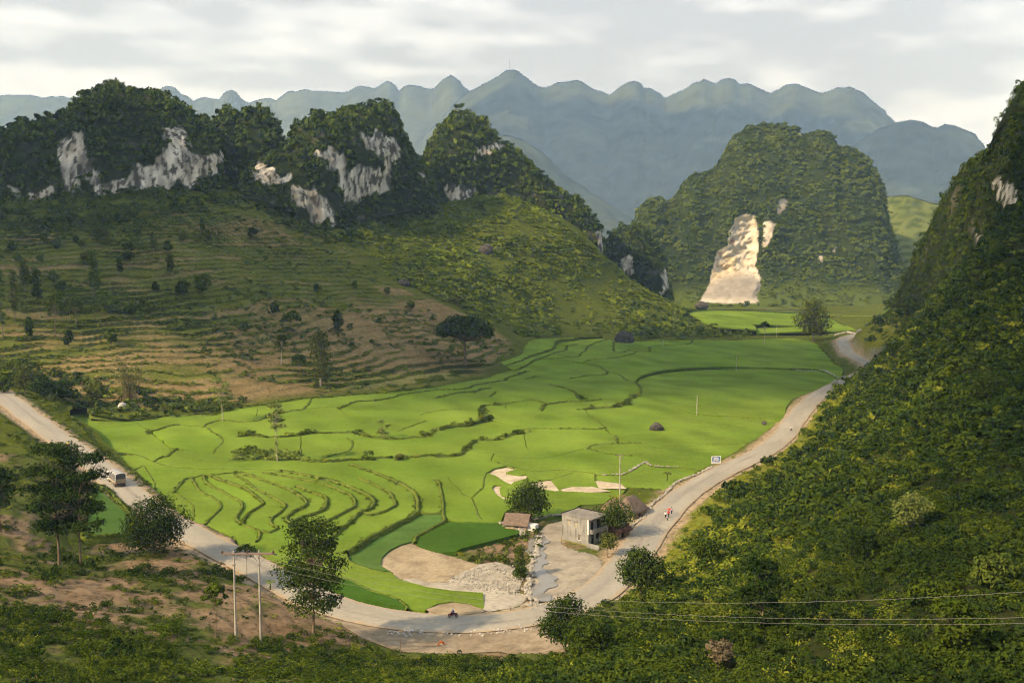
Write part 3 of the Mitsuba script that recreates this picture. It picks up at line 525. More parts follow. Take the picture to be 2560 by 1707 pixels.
# road verge: trodden earth
verge = sm(HALF + 4.5, HALF + 0.5, rdist + (n2 - .5) * 5)[:, None]
col = col * (1 - verge) + lerp3((0.25, 0.185, 0.115), (0.40, 0.325, 0.225), n3) * verge
dirt = sm(1.3, 0.5, h0) * (xy[:, 1] < 185) * (np.abs(xy[:, 0]) < 40)
col = col * (1 - dirt[:, None]) + lerp3((0.24, 0.19, 0.13), (0.40, 0.34, 0.25), n3) * dirt[:, None]
# exposed rock where the right slope is steep
gz = np.gradient(z.reshape(ND, NU), axis=1) / np.maximum(np.gradient(xs, axis=1), 1e-6)
steep = (sm(1.7, 2.4, np.abs(gz).ravel() + (n2 - .5) * 1.6) * right * (xy[:, 1] > 300))[:, None]
col = col * (1 - steep) + lerp3((0.12, 0.11, 0.10), (0.36, 0.33, 0.29), n3) * steep
col *= grain[:, None]
i = np.arange(ND - 1)[:, None] * NU + np.arange(NU - 1)[None]
lf = np.stack([i, i + 1, i + NU + 1, i + NU], -1).reshape(-1, 4)
lc = xy[lf].mean(1)
inner = shapely.contains_xy(all_rice.buffer(-2.5), lc[:, 0], lc[:, 1])
lf = lf[~inner]
used = np.unique(lf); remap = np.zeros(len(xy), int); remap[used] = np.arange(len(used))
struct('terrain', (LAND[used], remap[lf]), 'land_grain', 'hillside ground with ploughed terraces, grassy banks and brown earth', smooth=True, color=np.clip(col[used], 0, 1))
scene['far_ground_soil'] = soil((0.06, 0.08, 0.02), (0.12, 0.14, 0.04), 40)
R_ = 10000
struct('ground', (np.array([[-R_, -2500, -3.5], [R_, -2500, -3.5], [R_, R_, -3.5], [-R_, R_, -3.5]], float), np.array([[0, 1, 2, 3]])), 'far_ground_soil', 'wide green ground running out between the hills to the mountains')
# ---------------------------------------------------------------- limestone hills: a skyline, a foot, and a face between them
def in_poly(poly_px, p):
    return shapely.contains_xy(Polygon(poly_px).buffer(0), p[:, 0], p[:, 1])
def hill(sky, foot, prof, back, cell=(2.5, 2.5), rib=6.0, rib_w=16.0, lump=2.0, lump_w=9.0, sink=6.0, seed=0):
    """sky: [(px, py, distance)], foot: [(px, py, distance)] (the line where the face meets the ground).
    prof: [(height fraction, how far back the face has leaned)]; back: depth of the hill behind its crest.
    Returns vertices, faces, the front part's grid shape and each vertex's height fraction."""
    sky, foot = np.array(sky, float), np.array(foot, float)
    x0, x1 = sky[0, 0], sky[-1, 0]
    dm = sky[:, 2].mean()
    n = int((x1 - x0) / F * dm / cell[0]) + 2
    px = np.linspace(x0, x1, n)
    si = lambda a, k: np.interp(px, a[:, 0], a[:, k])
    crest = np.array([at_d(x, y, d) for x, y, d in zip(px, si(sky, 1), si(sky, 2))])
    base = np.array([at_d(x, y, d) for x, y, d in zip(px, si(foot, 1), si(foot, 2))])
    base[:, 2] -= sink
    crest[:, 2] = np.maximum(crest[:, 2], base[:, 2] + 0.5)
    hmax = (crest[:, 2] - base[:, 2]).max()
    m = int(hmax / cell[1]) + 4
    t = np.linspace(0, 1, m)
    lean = np.interp(t, *np.array(prof).T)
    lean = gaussian_filter(lean, 1.0, mode='nearest'); lean[0], lean[-1] = 0, 1
    fr = base[None] * (1 - lean[:, None, None]) + crest[None] * lean[:, None, None]
    fr[..., 2] = base[None, :, 2] * (1 - t[:, None]) + crest[None, :, 2] * t[:, None]
    # ribs and gullies: push the face towards or away from the valley
    q = fr.reshape(-1, 3)
    out = base - crest; out[:, 2] = 0; out /= np.linalg.norm(out, axis=1, keepdims=True) + 1e-9
    wz = np.c_[q[:, 0] / rib_w, q[:, 1] / rib_w, q[:, 2] / (rib_w * 3.0)]
    r = (meshkit.fbm(wz + seed * 7.1 + 50, 4, seed) - 0.5) * 2 * rib
    l = (meshkit.fbm(q / lump_w + 90 + seed, 4, seed + 1) - 0.5) * 2 * lump
    fade = (np.sin(np.clip(t, 0, 1) * math.pi) ** 0.5)[:, None]
    fr[..., :2] += (out[None, :, :2] * ((r.reshape(m, n) * fade + l.reshape(m, n) * (0.3 + 0.7 * fade)))[..., None])
    # the far side
    kb = 7
    bk = []
    for j in range(1, kb + 1):
        s = j / kb
        b = crest.copy(); b[:, 1] += back * s ** 0.8; b[:, 2] = crest[:, 2] * (1 - s ** 1.6) + (base[:, 2] - 4) * s ** 1.6
        bk.append(b)
    v = np.concatenate([fr, np.array(bk)], 0)
    M = m + kb
    i = np.arange(M - 1)[:, None] * n + np.arange(n - 1)[None]
    f = np.stack([i, i + 1, i + n + 1, i + n], -1).reshape(-1, 4)
    f3 = np.vstack([f[:, [0, 1, 2]], f[:, [0, 2, 3]]])
    tt = np.r_[np.repeat(t, n), np.ones(kb * n)]
    return v.reshape(-1, 3), f3, (m, n), tt

KPROF = [(0, 0), (0.12, 0.06), (0.55, 0.20), (0.75, 0.36), (0.90, 0.62), (1, 1)]
LEFT_SKY = [(-420, 420), (-300, 330), (-200, 300), (-120, 320), (-60, 350), (0, 340), (22, 324), (33, 318), (55, 308), (71, 316), (91, 305), (121, 303), (141, 293), (161, 282), (190, 252), (216, 232), (238, 227), (271, 212), (293, 210), (314, 219), (333, 232), (351, 238), (373, 231), (395, 230), (406, 241), (431, 249), (457, 267), (477, 282), (479, 296), (505, 294), (523, 307), (530, 320), (545, 345), (560, 380)]
def sk(line, d):
    return [(x, y + 4, np.interp(x, *np.array(d).T)) for x, y in line]
PEAKS = []
PEAKS.append(('A', sk(LEFT_SKY, [(-420, 640), (0, 665), (250, 690), (560, 720)]),
              [(-420, 560, 560), (0, 512, 605), (70, 522, 604), (140, 505, 612), (190, 492, 616), (240, 522, 612), (310, 515, 622), (360, 495, 630), (420, 496, 636), (480, 470, 648), (560, 442, 664)], 60, 11))
PEAKS.append(('B', sk([(515, 420), (527, 330), (541, 296), (563, 271), (574, 274), (592, 283), (614, 280), (622, 276), (644, 268), (662, 272), (680, 293), (695, 325), (706, 362), (716, 400), (724, 440)], [(515, 735), (724, 752)]),
              [(515, 452, 690), (600, 452, 694), (724, 470, 700)], 45, 12))
PEAKS.append(('C', sk([(600, 440), (618, 425), (640, 408), (665, 392), (690, 372), (710, 362), (722, 348), (728, 329), (742, 307), (768, 293), (792, 282), (823, 283), (860, 274), (879, 269), (901, 269), (923, 256), (952, 252), (974, 260), (989, 282), (993, 307), (1007, 329), (1026, 366), (1036, 391), (1055, 402), (1068, 430), (1085, 480), (1100, 540)], [(600, 700), (800, 735), (1100, 800)]),
              [(600, 462, 660), (650, 474, 664), (735, 505, 676), (770, 550, 676), (810, 570, 680), (840, 575, 690), (880, 545, 706), (960, 515, 735), (1030, 505, 762), (1100, 548, 772)], 55, 13))
PEAKS.append(('D', sk([(1046, 480), (1058, 420), (1066, 388), (1073, 351), (1085, 335), (1102, 314), (1124, 289), (1150, 273), (1172, 280), (1197, 289), (1219, 307), (1238, 333), (1252, 355), (1274, 360), (1296, 380), (1325, 406), (1355, 435), (1384, 464), (1417, 483), (1450, 501), (1475, 530), (1490, 548), (1501, 563), (1505, 589), (1507, 620), (1510, 655)], [(1046, 850), (1150, 880), (1510, 862)]),
              [(1046, 520, 800), (1100, 500, 815), (1180, 495, 826), (1215, 480, 838), (1260, 484, 844), (1330, 505, 846), (1420, 560, 842), (1470, 610, 842), (1510, 668, 842)], 50, 14))
PEAKS.append(('E', sk([(1500, 650), (1508, 606), (1520, 588), (1534, 575), (1545, 564), (1575, 559), (1603, 560), (1625, 582), (1647, 615), (1665, 662), (1673, 706), (1678, 755)], [(1500, 935), (1678, 930)]),
              [(1500, 700, 905), (1600, 735, 905), (1678, 762, 905)], 40, 15))
PEAKS.append(('F', sk([(2318, 745), (2336, 690), (2350, 630), (2357, 580), (2365, 548), (2380, 512), (2391, 483), (2406, 446), (2424, 420), (2439, 388), (2464, 380), (2482, 384), (2504, 351), (2530, 318), (2534, 303), (2555, 260), (2560, 234), (2620, 130), (2700, 60), (2800, 20), (2950, 60)], [(2318, 520), (2440, 450), (2560, 400), (2950, 330)]),
              [(2318, 735, 505), (2360, 735, 485), (2420, 740, 435), (2480, 730, 400), (2560, 690, 355), (2700, 560, 300), (2950, 480, 280)], 60, 16))
CLIFFS = [[(2440, 585), (2455, 590), (2468, 640), (2462, 690), (2446, 690), (2438, 640)], [(2490, 457), (2515, 450), (2541, 480), (2535, 515), (2505, 512)], [(2538, 585), (2560, 575), (2575, 610), (2548, 625)], [(2402, 455), (2412, 452), (2400, 500), (2390, 500)],
          [(183, 325), (201, 329), (212, 366), (227, 395), (249, 417), (249, 450), (234, 468), (205, 445), (190, 483), (172, 475), (157, 446), (150, 402), (146, 373), (165, 358)],
          [(329, 413), (384, 402), (410, 388), (413, 318), (431, 325), (464, 329), (475, 366), (486, 391), (548, 388), (548, 439), (494, 431), (479, 464), (450, 453), (420, 490), (402, 461), (358, 490), (314, 508), (256, 516), (227, 490), (249, 464), (314, 446)],
          [(22, 464), (66, 494), (124, 472), (110, 494), (73, 512)], [(636, 406), (658, 406), (676, 428), (713, 439), (735, 435), (724, 457), (687, 472), (651, 464), (629, 450)],
          [(731, 464), (768, 472), (797, 494), (826, 512), (830, 563), (804, 565), (768, 541), (742, 505)], [(912, 340), (938, 325), (960, 336), (985, 358), (991, 402), (974, 431), (960, 384), (916, 380)],
          [(786, 384), (819, 366), (860, 380), (875, 420), (823, 425)], [(850, 431), (905, 413), (952, 420), (985, 439), (971, 475), (923, 490), (872, 519), (850, 475)], [(1179, 366), (1234, 358), (1252, 366), (1216, 388), (1186, 399)],
          [(1045, 430), (1060, 425), (1065, 470), (1050, 475)], [(1115, 470), (1150, 460), (1180, 480), (1160, 505), (1120, 505)], [(1490, 580), (1503, 575), (1506, 640), (1492, 620)], [(1565, 650), (1580, 640), (1585, 680), (1570, 690)], [(1655, 690), (1668, 670), (1672, 720), (1660, 730)]]
HILLMESH = {}
karst_names = {'A': 'large wooded limestone hill with two pale cliff faces at the left edge', 'B': 'small wooded limestone hill with twin knobs behind the cliffs', 'C': 'steep limestone hill with a tall grey cliff on its right shoulder',
               'D': 'pointed limestone hill at the head of the green slope, running down to the right', 'F': 'steep wooded limestone shoulder with bare grey rock at the right edge', 'E': 'small dark limestone stump behind the foot of the green slope'}
def rock_colour(v, seed):
    streak = meshkit.fbm(np.c_[v[:, 0] / 3.4, v[:, 1] / 3.4, v[:, 2] / 30] + seed, 5, seed)
    blot = nz(v, 14, seed + 1); fine = nz(v, 1.6, seed + 2, 2)
    c = lerp3((0.13, 0.127, 0.118), (0.64, 0.61, 0.54), np.clip(streak * 2.9 - 0.95, 0, 1))
    c = lerp3(c, (0.50, 0.445, 0.33), np.clip(blot * 1.6 - 0.62, 0, 0.8))
    dark = sm(0.51, 0.60, meshkit.fbm(np.c_[v[:, 0] / 1.9, v[:, 1] / 1.9, v[:, 2] / 8] + 31 + seed, 4, seed + 3))
    c = lerp3(c, (0.055, 0.055, 0.045), dark * 0.95)
    return c * (0.8 + 0.4 * fine)[:, None]
for key, sky_l, foot_l, back, seed in PEAKS:
    v, f, (m, n), tt = hill(sky_l, foot_l, KPROF, back, (1.0, 1.0), 7.5, 18.0, 1.6, 6.0, 7.0, seed)
    pxv = project(v)
    bare = np.full(len(v), -0.7)
    for poly in CLIFFS:
        P_ = Polygon(poly).buffer(0)
        dist = shapely.distance(shapely.points(pxv), P_.exterior)
        bare = np.maximum(bare, np.where(shapely.contains_xy(P_, pxv[:, 0], pxv[:, 1]), 0.50 + dist / 24, 0.50 - dist / 20))
    bare = bare + (meshkit.fbm(np.c_[v[:, 0] / 7, v[:, 1] / 7, v[:, 2] / 16] + 5, 6, seed) - 0.5) * 3.0
    bare[m * n:] = -1
    soilc = lerp3((0.012, 0.022, 0.008), (0.036, 0.045, 0.015), nz(v, 5, seed))
    grey = np.clip(sm(0.62, 0.75, nz(v, 11, seed + 9)) * 0.6, 0, 1)
    soilc = lerp3(soilc, (0.13, 0.12, 0.10), grey)
    c = lerp3(soilc, rock_colour(v, seed), sm(0.35, 0.55, bare))
    struct('limestone_hill', (v, f), 'land', karst_names[key], smooth=True, color=np.clip(c, 0, 1))
    HILLMESH[key] = (v, f, bare)

# the quarried hill
QS = [(1560, 640), (1592, 548), (1603, 512), (1629, 492), (1651, 492), (1673, 505), (1691, 490), (1710, 464), (1718, 446), (1737, 431), (1762, 433), (1788, 420), (1810, 395), (1824, 366), (1835, 340), (1857, 322), (1883, 311), (1919, 306), (1963, 309), (1992, 318), (2011, 336), (2029, 329), (2055, 324), (2080, 335), (2099, 366), (2117, 360), (2139, 373), (2168, 395), (2190, 420), (2205, 453), (2210, 486), (2216, 530), (2228, 580), (2246, 626), (2266, 668), (2300, 700), (2340, 745)]
QF = [(1560, 757, 1125), (1700, 757, 1120), (1748, 757, 1116), (1900, 758, 1110), (2100, 757, 1112), (2241, 757, 1115), (2340, 757, 1140)]
QPROF = [(0, 0), (0.06, 0.10), (0.12, 0.22), (0.2, 0.33), (0.45, 0.46), (0.65, 0.58), (0.85, 0.76), (1, 1)]
v, f, (m, n), tt = hill(sk(QS, [(1560, 1230), (1750, 1255), (1950, 1300), (2200, 1280), (2340, 1200)]), QF, QPROF, 130, (1.9, 1.9), 13.0, 34.0, 3.4, 11.0, 5.0, 21)
SCAR = [(1839, 545), (1864, 537), (1890, 541), (1893, 560), (1897, 600), (1894, 633), (1888, 660), (1901, 695), (1901, 724), (1890, 739), (1897, 757), (1748, 757), (1773, 710), (1780, 680), (1791, 629), (1821, 615), (1821, 582), (1835, 560)]
SCAR2 = [(1905, 548), (1925, 545), (1945, 560), (1935, 590), (1925, 620), (1905, 640), (1900, 600)]
pxv = project(v)
PS = Polygon(SCAR).buffer(0); PS2 = Polygon(SCAR2).buffer(0)
ds = shapely.distance(shapely.points(pxv), PS.exterior); ins = shapely.contains_xy(PS, pxv[:, 0], pxv[:, 1]); ins[m * n:] = False
cut_d = np.where(ins, np.minimum(ds / 14, 1), 0)
# the cut: bitten back into the hill above, spilled rubble below
talus = np.where(ins, sm(686, 716, pxv[:, 1] + 14 * np.cos((pxv[:, 0] - 1845) / 45 * 1.3)), 0)
bench = (meshkit.fbm(np.c_[v[:, 0] / 9, v[:, 1] / 9, v[:, 2] / 6] + 3, 5, 5) - 0.5) * 2
v[:, 1] += cut_d * (1 - talus) * (6.0 + bench * 9.0)
v[:, 1] -= cut_d * talus * (7.0 + 1.5 * bench)
bare = np.where(ins, 0.5 + ds / 8, 0.5 - ds / 8)
d2 = shapely.distance(shapely.points(pxv), PS2.exterior); i2 = shapely.contains_xy(PS2, pxv[:, 0], pxv[:, 1])
bare = np.maximum(bare, np.where(i2, 0.12 + d2 / 16, 0.12 - d2 / 14))
for poly in ([(1942, 500), (1960, 490), (1975, 500), (1972, 520), (1950, 540), (1935, 545)], [(1840, 465), (1848, 470), (1846, 485), (1841, 480)], [(1990, 322), (2008, 340), (1996, 348)], [(2080, 610), (2096, 615), (2090, 640), (2078, 632)], [(2150, 560), (2172, 555), (2160, 580)], [(2042, 630), (2065, 640), (2058, 660), (2044, 655)]):
    P_ = Polygon(poly); dd_ = shapely.distance(shapely.points(pxv), P_.exterior)
    bare = np.maximum(bare, np.where(shapely.contains_xy(P_, pxv[:, 0], pxv[:, 1]), 0.16 + dd_ / 16, 0.16 - dd_ / 14))
bare = bare + (nz(v, 8, 3) - 0.5) * 1.0
bare[m * n:] = 0
qc = lerp3((0.012, 0.024, 0.007), (0.040, 0.054, 0.014), nz(v, 9, 4))
qc = lerp3(qc, (0.068, 0.095, 0.018), sm(0.17, 0.06, tt))
rockc = lerp3((0.44, 0.39, 0.31), (0.72, 0.66, 0.55), np.clip(nz(v, 7, 6) * 1.8 - .45, 0, 1))
rockc = lerp3(rockc, (0.58, 0.46, 0.27), np.clip(nz(v, 26, 8) * 3.0 - 1.45, 0, .75) * (1 - talus))
rockc = lerp3(rockc, (0.20, 0.16, 0.11), sm(.60, .70, meshkit.fbm(np.c_[v[:, 0] / 10, v[:, 1] / 10, v[:, 2] / 4] + 8, 4, 4)) * (1 - talus) * .75)
red = sm(12, 4, np.hypot(pxv[:, 0] - 1832, (pxv[:, 1] - 604) * 1.2)) * ins
rockc = lerp3(rockc, (0.16, 0.085, 0.06), red)
rockc = lerp3(rockc, (0.235, 0.22, 0.195), talus * 0.85)
rockc = lerp3(rockc, (0.52, 0.48, 0.41), talus * sm(738, 752, pxv[:, 1]))
rockc *= .9 * (0.72 + 0.56 * nz(v, 3.4, 7, 2))[:, None]
old = lerp3((0.24, 0.22, 0.18), (0.50, 0.46, 0.38), np.clip(nz(v, 5, 16) * 1.8 - .4, 0, 1))
isq = (np.where(ins | (i2), 1.0, 0.0))[:, None]
c = lerp3(qc, rockc * isq + old * (1 - isq), sm(0.36, 0.54, bare))
struct('quarried_hill', (v, f), 'land', 'rounded wooded hill with a bright quarry scar and a fan of rubble at its foot', smooth=True, color=np.clip(c, 0, 1))
HILLMESH['Q'] = (v, f, bare)
# low green hill at the right behind it
v, f, (m, n), tt = hill(sk([(2120, 560), (2170, 510), (2208, 488), (2267, 484), (2322, 501), (2373, 514), (2450, 540), (2560, 560)], [(2120, 1480), (2560, 1480)]), [(2120, 745, 1290), (2560, 745, 1290)], [(0, 0), (0.25, .3), (0.7, .72), (1, 1)], 150, (6, 5), 4, 40, 1.5, 15, 5, 31)
stp = (v[:, 2] + (nz(v, 60, 3) - .5) * 16) / 9.0; stp = stp - np.floor(stp)
c = lerp3((0.095, 0.13, 0.032), (0.16, 0.175, 0.05), nz(v, 30, 2)); c = lerp3(c, (0.055, 0.08, 0.02), sm(.7, .9, stp)); c = lerp3(c, (0.045, 0.07, 0.02), sm(.56, .68, nz(v, 14, 8)) * .8)
c = lerp3(c, (0.20, 0.19, 0.07), sm(.45, .6, nz(v, 55, 9)) * sm(40, 10, v[:, 2]))
struct('green_hill', (v, f), 'land', 'low rounded green hill with terraced fields behind the quarried hill', smooth=True, color=c)
HILLMESH['G'] = (v, f, np.zeros(len(v)))

# far mountains
R1 = [(-400, 260), (-200, 230), (0, 239), (29, 236), (91, 239), (110, 244), (143, 239), (172, 244), (203, 241), (270, 250), (330, 245), (380, 240), (402, 228), (406, 217), (420, 213), (435, 216), (450, 232), (472, 243), (481, 252), (512, 241), (526, 246), (550, 247), (559, 230), (576, 222), (589, 228), (618, 258), (632, 252), (654, 246), (673, 244), (685, 252), (713, 232), (726, 225), (742, 230), (757, 221), (797, 228), (850, 230), (865, 230), (890, 216), (912, 216), (941, 221), (950, 212), (971, 200), (985, 210), (998, 225), (1018, 212), (1040, 213), (1080, 224), (1102, 201), (1124, 187), (1142, 196), (1174, 227), (1230, 275), (1300, 330)]
R2 = [(1000, 420), (1060, 340), (1110, 285), (1150, 245), (1174, 227), (1216, 205), (1267, 175), (1289, 174), (1318, 194), (1340, 212), (1362, 221), (1373, 216), (1398, 205), (1435, 201), (1457, 205), (1482, 221), (1508, 230), (1525, 239), (1545, 221), (1567, 205), (1585, 201), (1603, 208), (1612, 221), (1625, 217), (1645, 230), (1662, 245), (1685, 234), (1710, 225), (1733, 207), (1758, 198), (1790, 210), (1800, 200), (1813, 194), (1835, 196), (1848, 210), (1875, 207), (1901, 223), (1927, 232), (1963, 212), (1992, 207), (2018, 219), (2055, 232), (2095, 218), (2128, 216), (2161, 234), (2208, 271), (2237, 303), (2280, 350), (2330, 400)]
R3 = [(2050, 420), (2120, 370), (2190, 325), (2237, 306), (2270, 298), (2300, 303), (2336, 318), (2369, 308), (2402, 318), (2439, 336), (2457, 355), (2470, 385), (2520, 420), (2640, 400), (2800, 380), (3000, 420)]
R4 = [(1150, 400), (1225, 340), (1255, 335), (1300, 345), (1345, 372), (1380, 400), (1420, 440), (1480, 480), (1540, 520), (1600, 560)]
def mountain(line, dist, foot_d, label, seed, back=500, cell=16, patch=0.0, rib=60):
    rib = rib * 2.7
    v, f, (m, n), tt = hill([(x, y + 1, dist) for x, y in line], [(line[0][0], 640, foot_d), (line[-1][0], 640, foot_d)], [(0, 0), (0.2, .22), (0.45, .46), (0.75, .74), (1, 1)], back, (cell, cell), rib, rib * 2.2, 48, 150, 0, seed)
    K = dist / 3100; v0 = v; v = v / K
    c = lerp3((0.022, 0.036, 0.016), (0.072, 0.084, 0.032), nz(v, 120, seed) * .6 + nz(v, 30, seed + 1) * .4)
    fld = sm(0.62, 0.70, nz(v * [1, 1, 2.2], 210, seed + 2, 3) + patch) * sm(0.95, .7, tt)
    c = lerp3(c, (0.20, 0.20, 0.08), fld * .38)
    rk = sm(0.66, 0.72, nz(v * [1, 1, .5], 90, seed + 4))
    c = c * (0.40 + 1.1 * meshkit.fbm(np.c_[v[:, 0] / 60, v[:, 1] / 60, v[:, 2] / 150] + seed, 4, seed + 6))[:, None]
    v = v * K
    v[:, :2] += K * ((np.stack([nz(v / K, 14, 5, 2), nz(v / K, 14, 6, 2)], 1)) - .5) * 10
    top = np.repeat(False, len(v)); top[(m - 1) * n: m * n] = True
    v[:, 2] += K * np.where(tt > .97, (nz(v / K, 10, 8, 2) - .5) * 9, (nz(v / K, 20, 8, 2) - .5) * 10)
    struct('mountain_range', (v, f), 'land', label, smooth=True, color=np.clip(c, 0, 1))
mountain(R1, 8400, 6200, 'pale far mountain range with pointed tops on the left', 51, 1200, 36, 0.02)
mountain(R2, 7600, 5200, 'hazy blue mountain range with the mast on its highest top', 52, 1100, 30, 0.0, 130)
mountain(R3, 6000, 4300, 'hazy mountain shoulder with yellow fields on the right', 53, 900, 26, 0.05, 90)
mountain(R4, 4600, 3900, 'dim blue spur in front of the far range, right of the pointed hill', 54, 600, 22, -0.05, 70)
# ---------------------------------------------------------------- leaf clumps: many small leaf faces on an uneven crown
def leaves(centres, normals, size, seed, aspect=0.6, jitter=0.6):
    """One four-cornered leaf (bent along its middle) at each centre, facing roughly along its normal."""
    r = np.random.default_rng(seed); n = len(centres)
    nn = normals + r.normal(0, jitter, (n, 3)); nn /= np.linalg.norm(nn, axis=1, keepdims=True) + 1e-9
    a = np.cross(nn, r.normal(0, 1, (n, 3))); a /= np.linalg.norm(a, axis=1, keepdims=True) + 1e-9
    b = np.cross(nn, a)
    s = (np.asarray(size) * r.uniform(0.6, 1.35, n))[:, None]
    v = np.stack([centres - a * s, centres - b * s * aspect, centres + a * s, centres + b * s * aspect], 1).reshape(-1, 3)
    i = np.arange(n)[:, None] * 4
    f = np.concatenate([i + [0, 1, 2], i + [0, 2, 3]], 0)
    return v, f
def join(ms):
    V, Fc, o = [], [], 0
    for v, f in ms:
        V.append(np.asarray(v)); f = np.asarray(f)
        if f.shape[1] == 4: f = np.vstack([f[:, [0, 1, 2]], f[:, [0, 2, 3]]])
        Fc.append(f + o); o += len(V[-1])
    return np.vstack(V), np.vstack(Fc)
def ball(n, r, seed, low=-0.35):
    g = np.random.default_rng(seed); d = g.normal(0, 1, (n * 3, 3)); d /= np.linalg.norm(d, axis=1, keepdims=True)
    d = d[d[:, 2] > low][:n]
    return d
def clump_bush(n, seed, size, lobes=5, h=0.8, spread=0.75, low=-0.3):
    """A bush about 1 m in radius: several uneven lobes of leaves."""
    g = np.random.default_rng(seed); ms = []
    for k in range(lobes):
        a = g.uniform(0, 6.28); rr = spread * g.uniform(0, 1) ** .5
        c = np.array([math.cos(a) * rr, math.sin(a) * rr, h * g.uniform(.25, 1.0)]); rad = g.uniform(.32, .60)
        d = ball(max(4, n // lobes), 1, seed * 31 + k, low)
        p = c + d * rad * g.uniform(.72, 1.08, (len(d), 1)) * [1, 1, .85]
        ms.append(leaves(p, d * .8 + [0, 0, .45], size, seed * 77 + k))
    return join(ms)
PROTO = {}
def proto(name, meshes, bsdf):
    PROTO[name] = []
    for k, m in enumerate(meshes):
        key = f'{name}_kind_{k}'
        scene[key] = {'type': 'shapegroup', 'leaf_clump': mikit.ply(m, bsdf)}
        PROTO[name].append(key)
proto('bush', [clump_bush(85, 1, .20), clump_bush(85, 2, .20, 4, .9), clump_bush(95, 3, .17, 7, .6), clump_bush(70, 4, .24, 4, .7)], 'leaf_bush')
proto('near_bush', [clump_bush(190, 5, .115, 7, .85), clump_bush(190, 6, .12, 6, .9), clump_bush(170, 7, .105, 9, .7)], 'leaf_bush')
proto('near_shade', [clump_bush(190, 15, .12, 6, .9), clump_bush(170, 16, .13, 5, 1.0)], 'leaf_shade')
proto('near_bright', [clump_bush(150, 25, .11, 8, .6)], 'leaf_bright')
proto('shade_bush', [clump_bush(80, 11, .20), clump_bush(80, 12, .22, 4, 1.0)], 'leaf_shade')
proto('bright_bush', [clump_bush(70, 21, .20, 5, .6), clump_bush(70, 22, .18, 6, .5)], 'leaf_bright')
proto('karst_tree', [clump_bush(34, 31, .36, 4, .8), clump_bush(34, 32, .34, 5, .9), clump_bush(30, 33, .40, 3, 1.1)], 'leaf_karst')
proto('slope_shrub', [clump_bush(30, 41, .36, 4, .5), clump_bush(30, 42, .34, 5, .4)], 'leaf_slope')
proto('quarry_tree', [clump_bush(22, 51, .44, 3, .8), clump_bush(22, 52, .42, 4, .7)], 'leaf_quarry')
proto('bund_tuft', [clump_bush(18, 61, .30, 4, .5, .8), clump_bush(18, 62, .28, 5, .4, .9)], 'leaf_bund')
proto('dry_tuft', [clump_bush(16, 71, .30, 4, .4, .8)], 'leaf_dry')
def blades(n, seed, h=1.0, w=.05, lean=.5):
    g = np.random.default_rng(seed); V, Fc = [], []
    for k in range(n):
        a = g.uniform(0, 6.28); b = g.uniform(0, .35) ; l = h * g.uniform(.55, 1.1); o = np.array([math.cos(a) * b, math.sin(a) * b, 0])
        a2 = a + g.normal(0, .6); d = np.array([math.cos(a2), math.sin(a2), 0]) * lean * g.uniform(.2, 1)
        s = np.array([-math.sin(a2), math.cos(a2), 0]) * w
        p1 = o + d * l * .35 + [0, 0, l * .62]; p2 = o + d * l + [0, 0, l * (.95 - .3 * lean)]
        i = len(V); V += [o - s, o + s, p1 + s * .8, p1 - s * .8, p2]
        Fc += [[i, i + 1, i + 2], [i, i + 2, i + 3], [i + 3, i + 2, i + 4]]
    return np.array(V), np.array(Fc)
proto('reed', [blades(22, 81, 1.0, .05), blades(22, 82, 1.0, .05)], 'leaf_bund')

def scatter(key, kinds, pos, scale, seed, squash=(.8, 1.2), label=None, sink=.1):
    """Copies of some kinds of clump at the places, as one mass nobody could count."""
    g = np.random.default_rng(seed)
    labels[key] = {'label': label, 'kind': 'stuff'}
    pk = [k for nm in kinds for k in PROTO[nm]]
    a = g.uniform(0, 2 * math.pi, len(pos)); s = np.asarray(scale) * np.ones(len(pos)); q = g.uniform(*squash, len(pos)); w = g.integers(0, len(pk), len(pos))
    for i in range(len(pos)):
        c, sn = math.cos(a[i]) * s[i], math.sin(a[i]) * s[i]
        m = [[c, -sn, 0, float(pos[i, 0])], [sn, c, 0, float(pos[i, 1])], [0, 0, float(s[i] * q[i]), float(pos[i, 2] - sink * s[i])], [0, 0, 0, 1]]
        scene[f'{key}__{i + 1:04d}'] = {'type': 'instance', 'to_world': T(m), 'g': {'type': 'ref', 'id': pk[w[i]]}}
def on_mesh(v, f, density, seed, mask=None, weight=None):
    """Random places on a mesh, about density per square metre seen from above and from the front."""
    g = np.random.default_rng(seed)
    p = v[f]; ar = np.linalg.norm(np.cross(p[:, 1] - p[:, 0], p[:, 2] - p[:, 0]), axis=1) / 2
    if weight is not None: ar = ar * weight(p.mean(1))
    n = int(ar.sum() * density); i = g.choice(len(f), n, p=ar / ar.sum())
    b = g.dirichlet((1, 1, 1), n)
    q = (p[i] * b[:, :, None]).sum(1)
    keep = np.ones(n, bool)
    if mask is not None: keep = (mask[f[i]] * b).sum(1) < g.uniform(.25, .5, n)
    s = project(q); keep &= (s[:, 0] > -320) & (s[:, 0] < 2930) & (s[:, 1] > -120) & (s[:, 1] < 1950)
    return q[keep]
LF3 = np.vstack([lf[:, [0, 1, 2]], lf[:, [0, 2, 3]]])
LPX = project(LAND)
def px_points(poly_px, dens, seed, d0=60, d1=1000):
    """Places on the land inside an outline seen from the viewpoint, dens per square metre."""
    P_ = Polygon(poly_px).buffer(0); k = shapely.contains_xy(P_, LPX[:, 0], LPX[:, 1]) & (LAND[:, 1] > d0) & (LAND[:, 1] < d1)
    return on_mesh(LAND, LF3[k[LF3[:, 0]]], dens, seed)
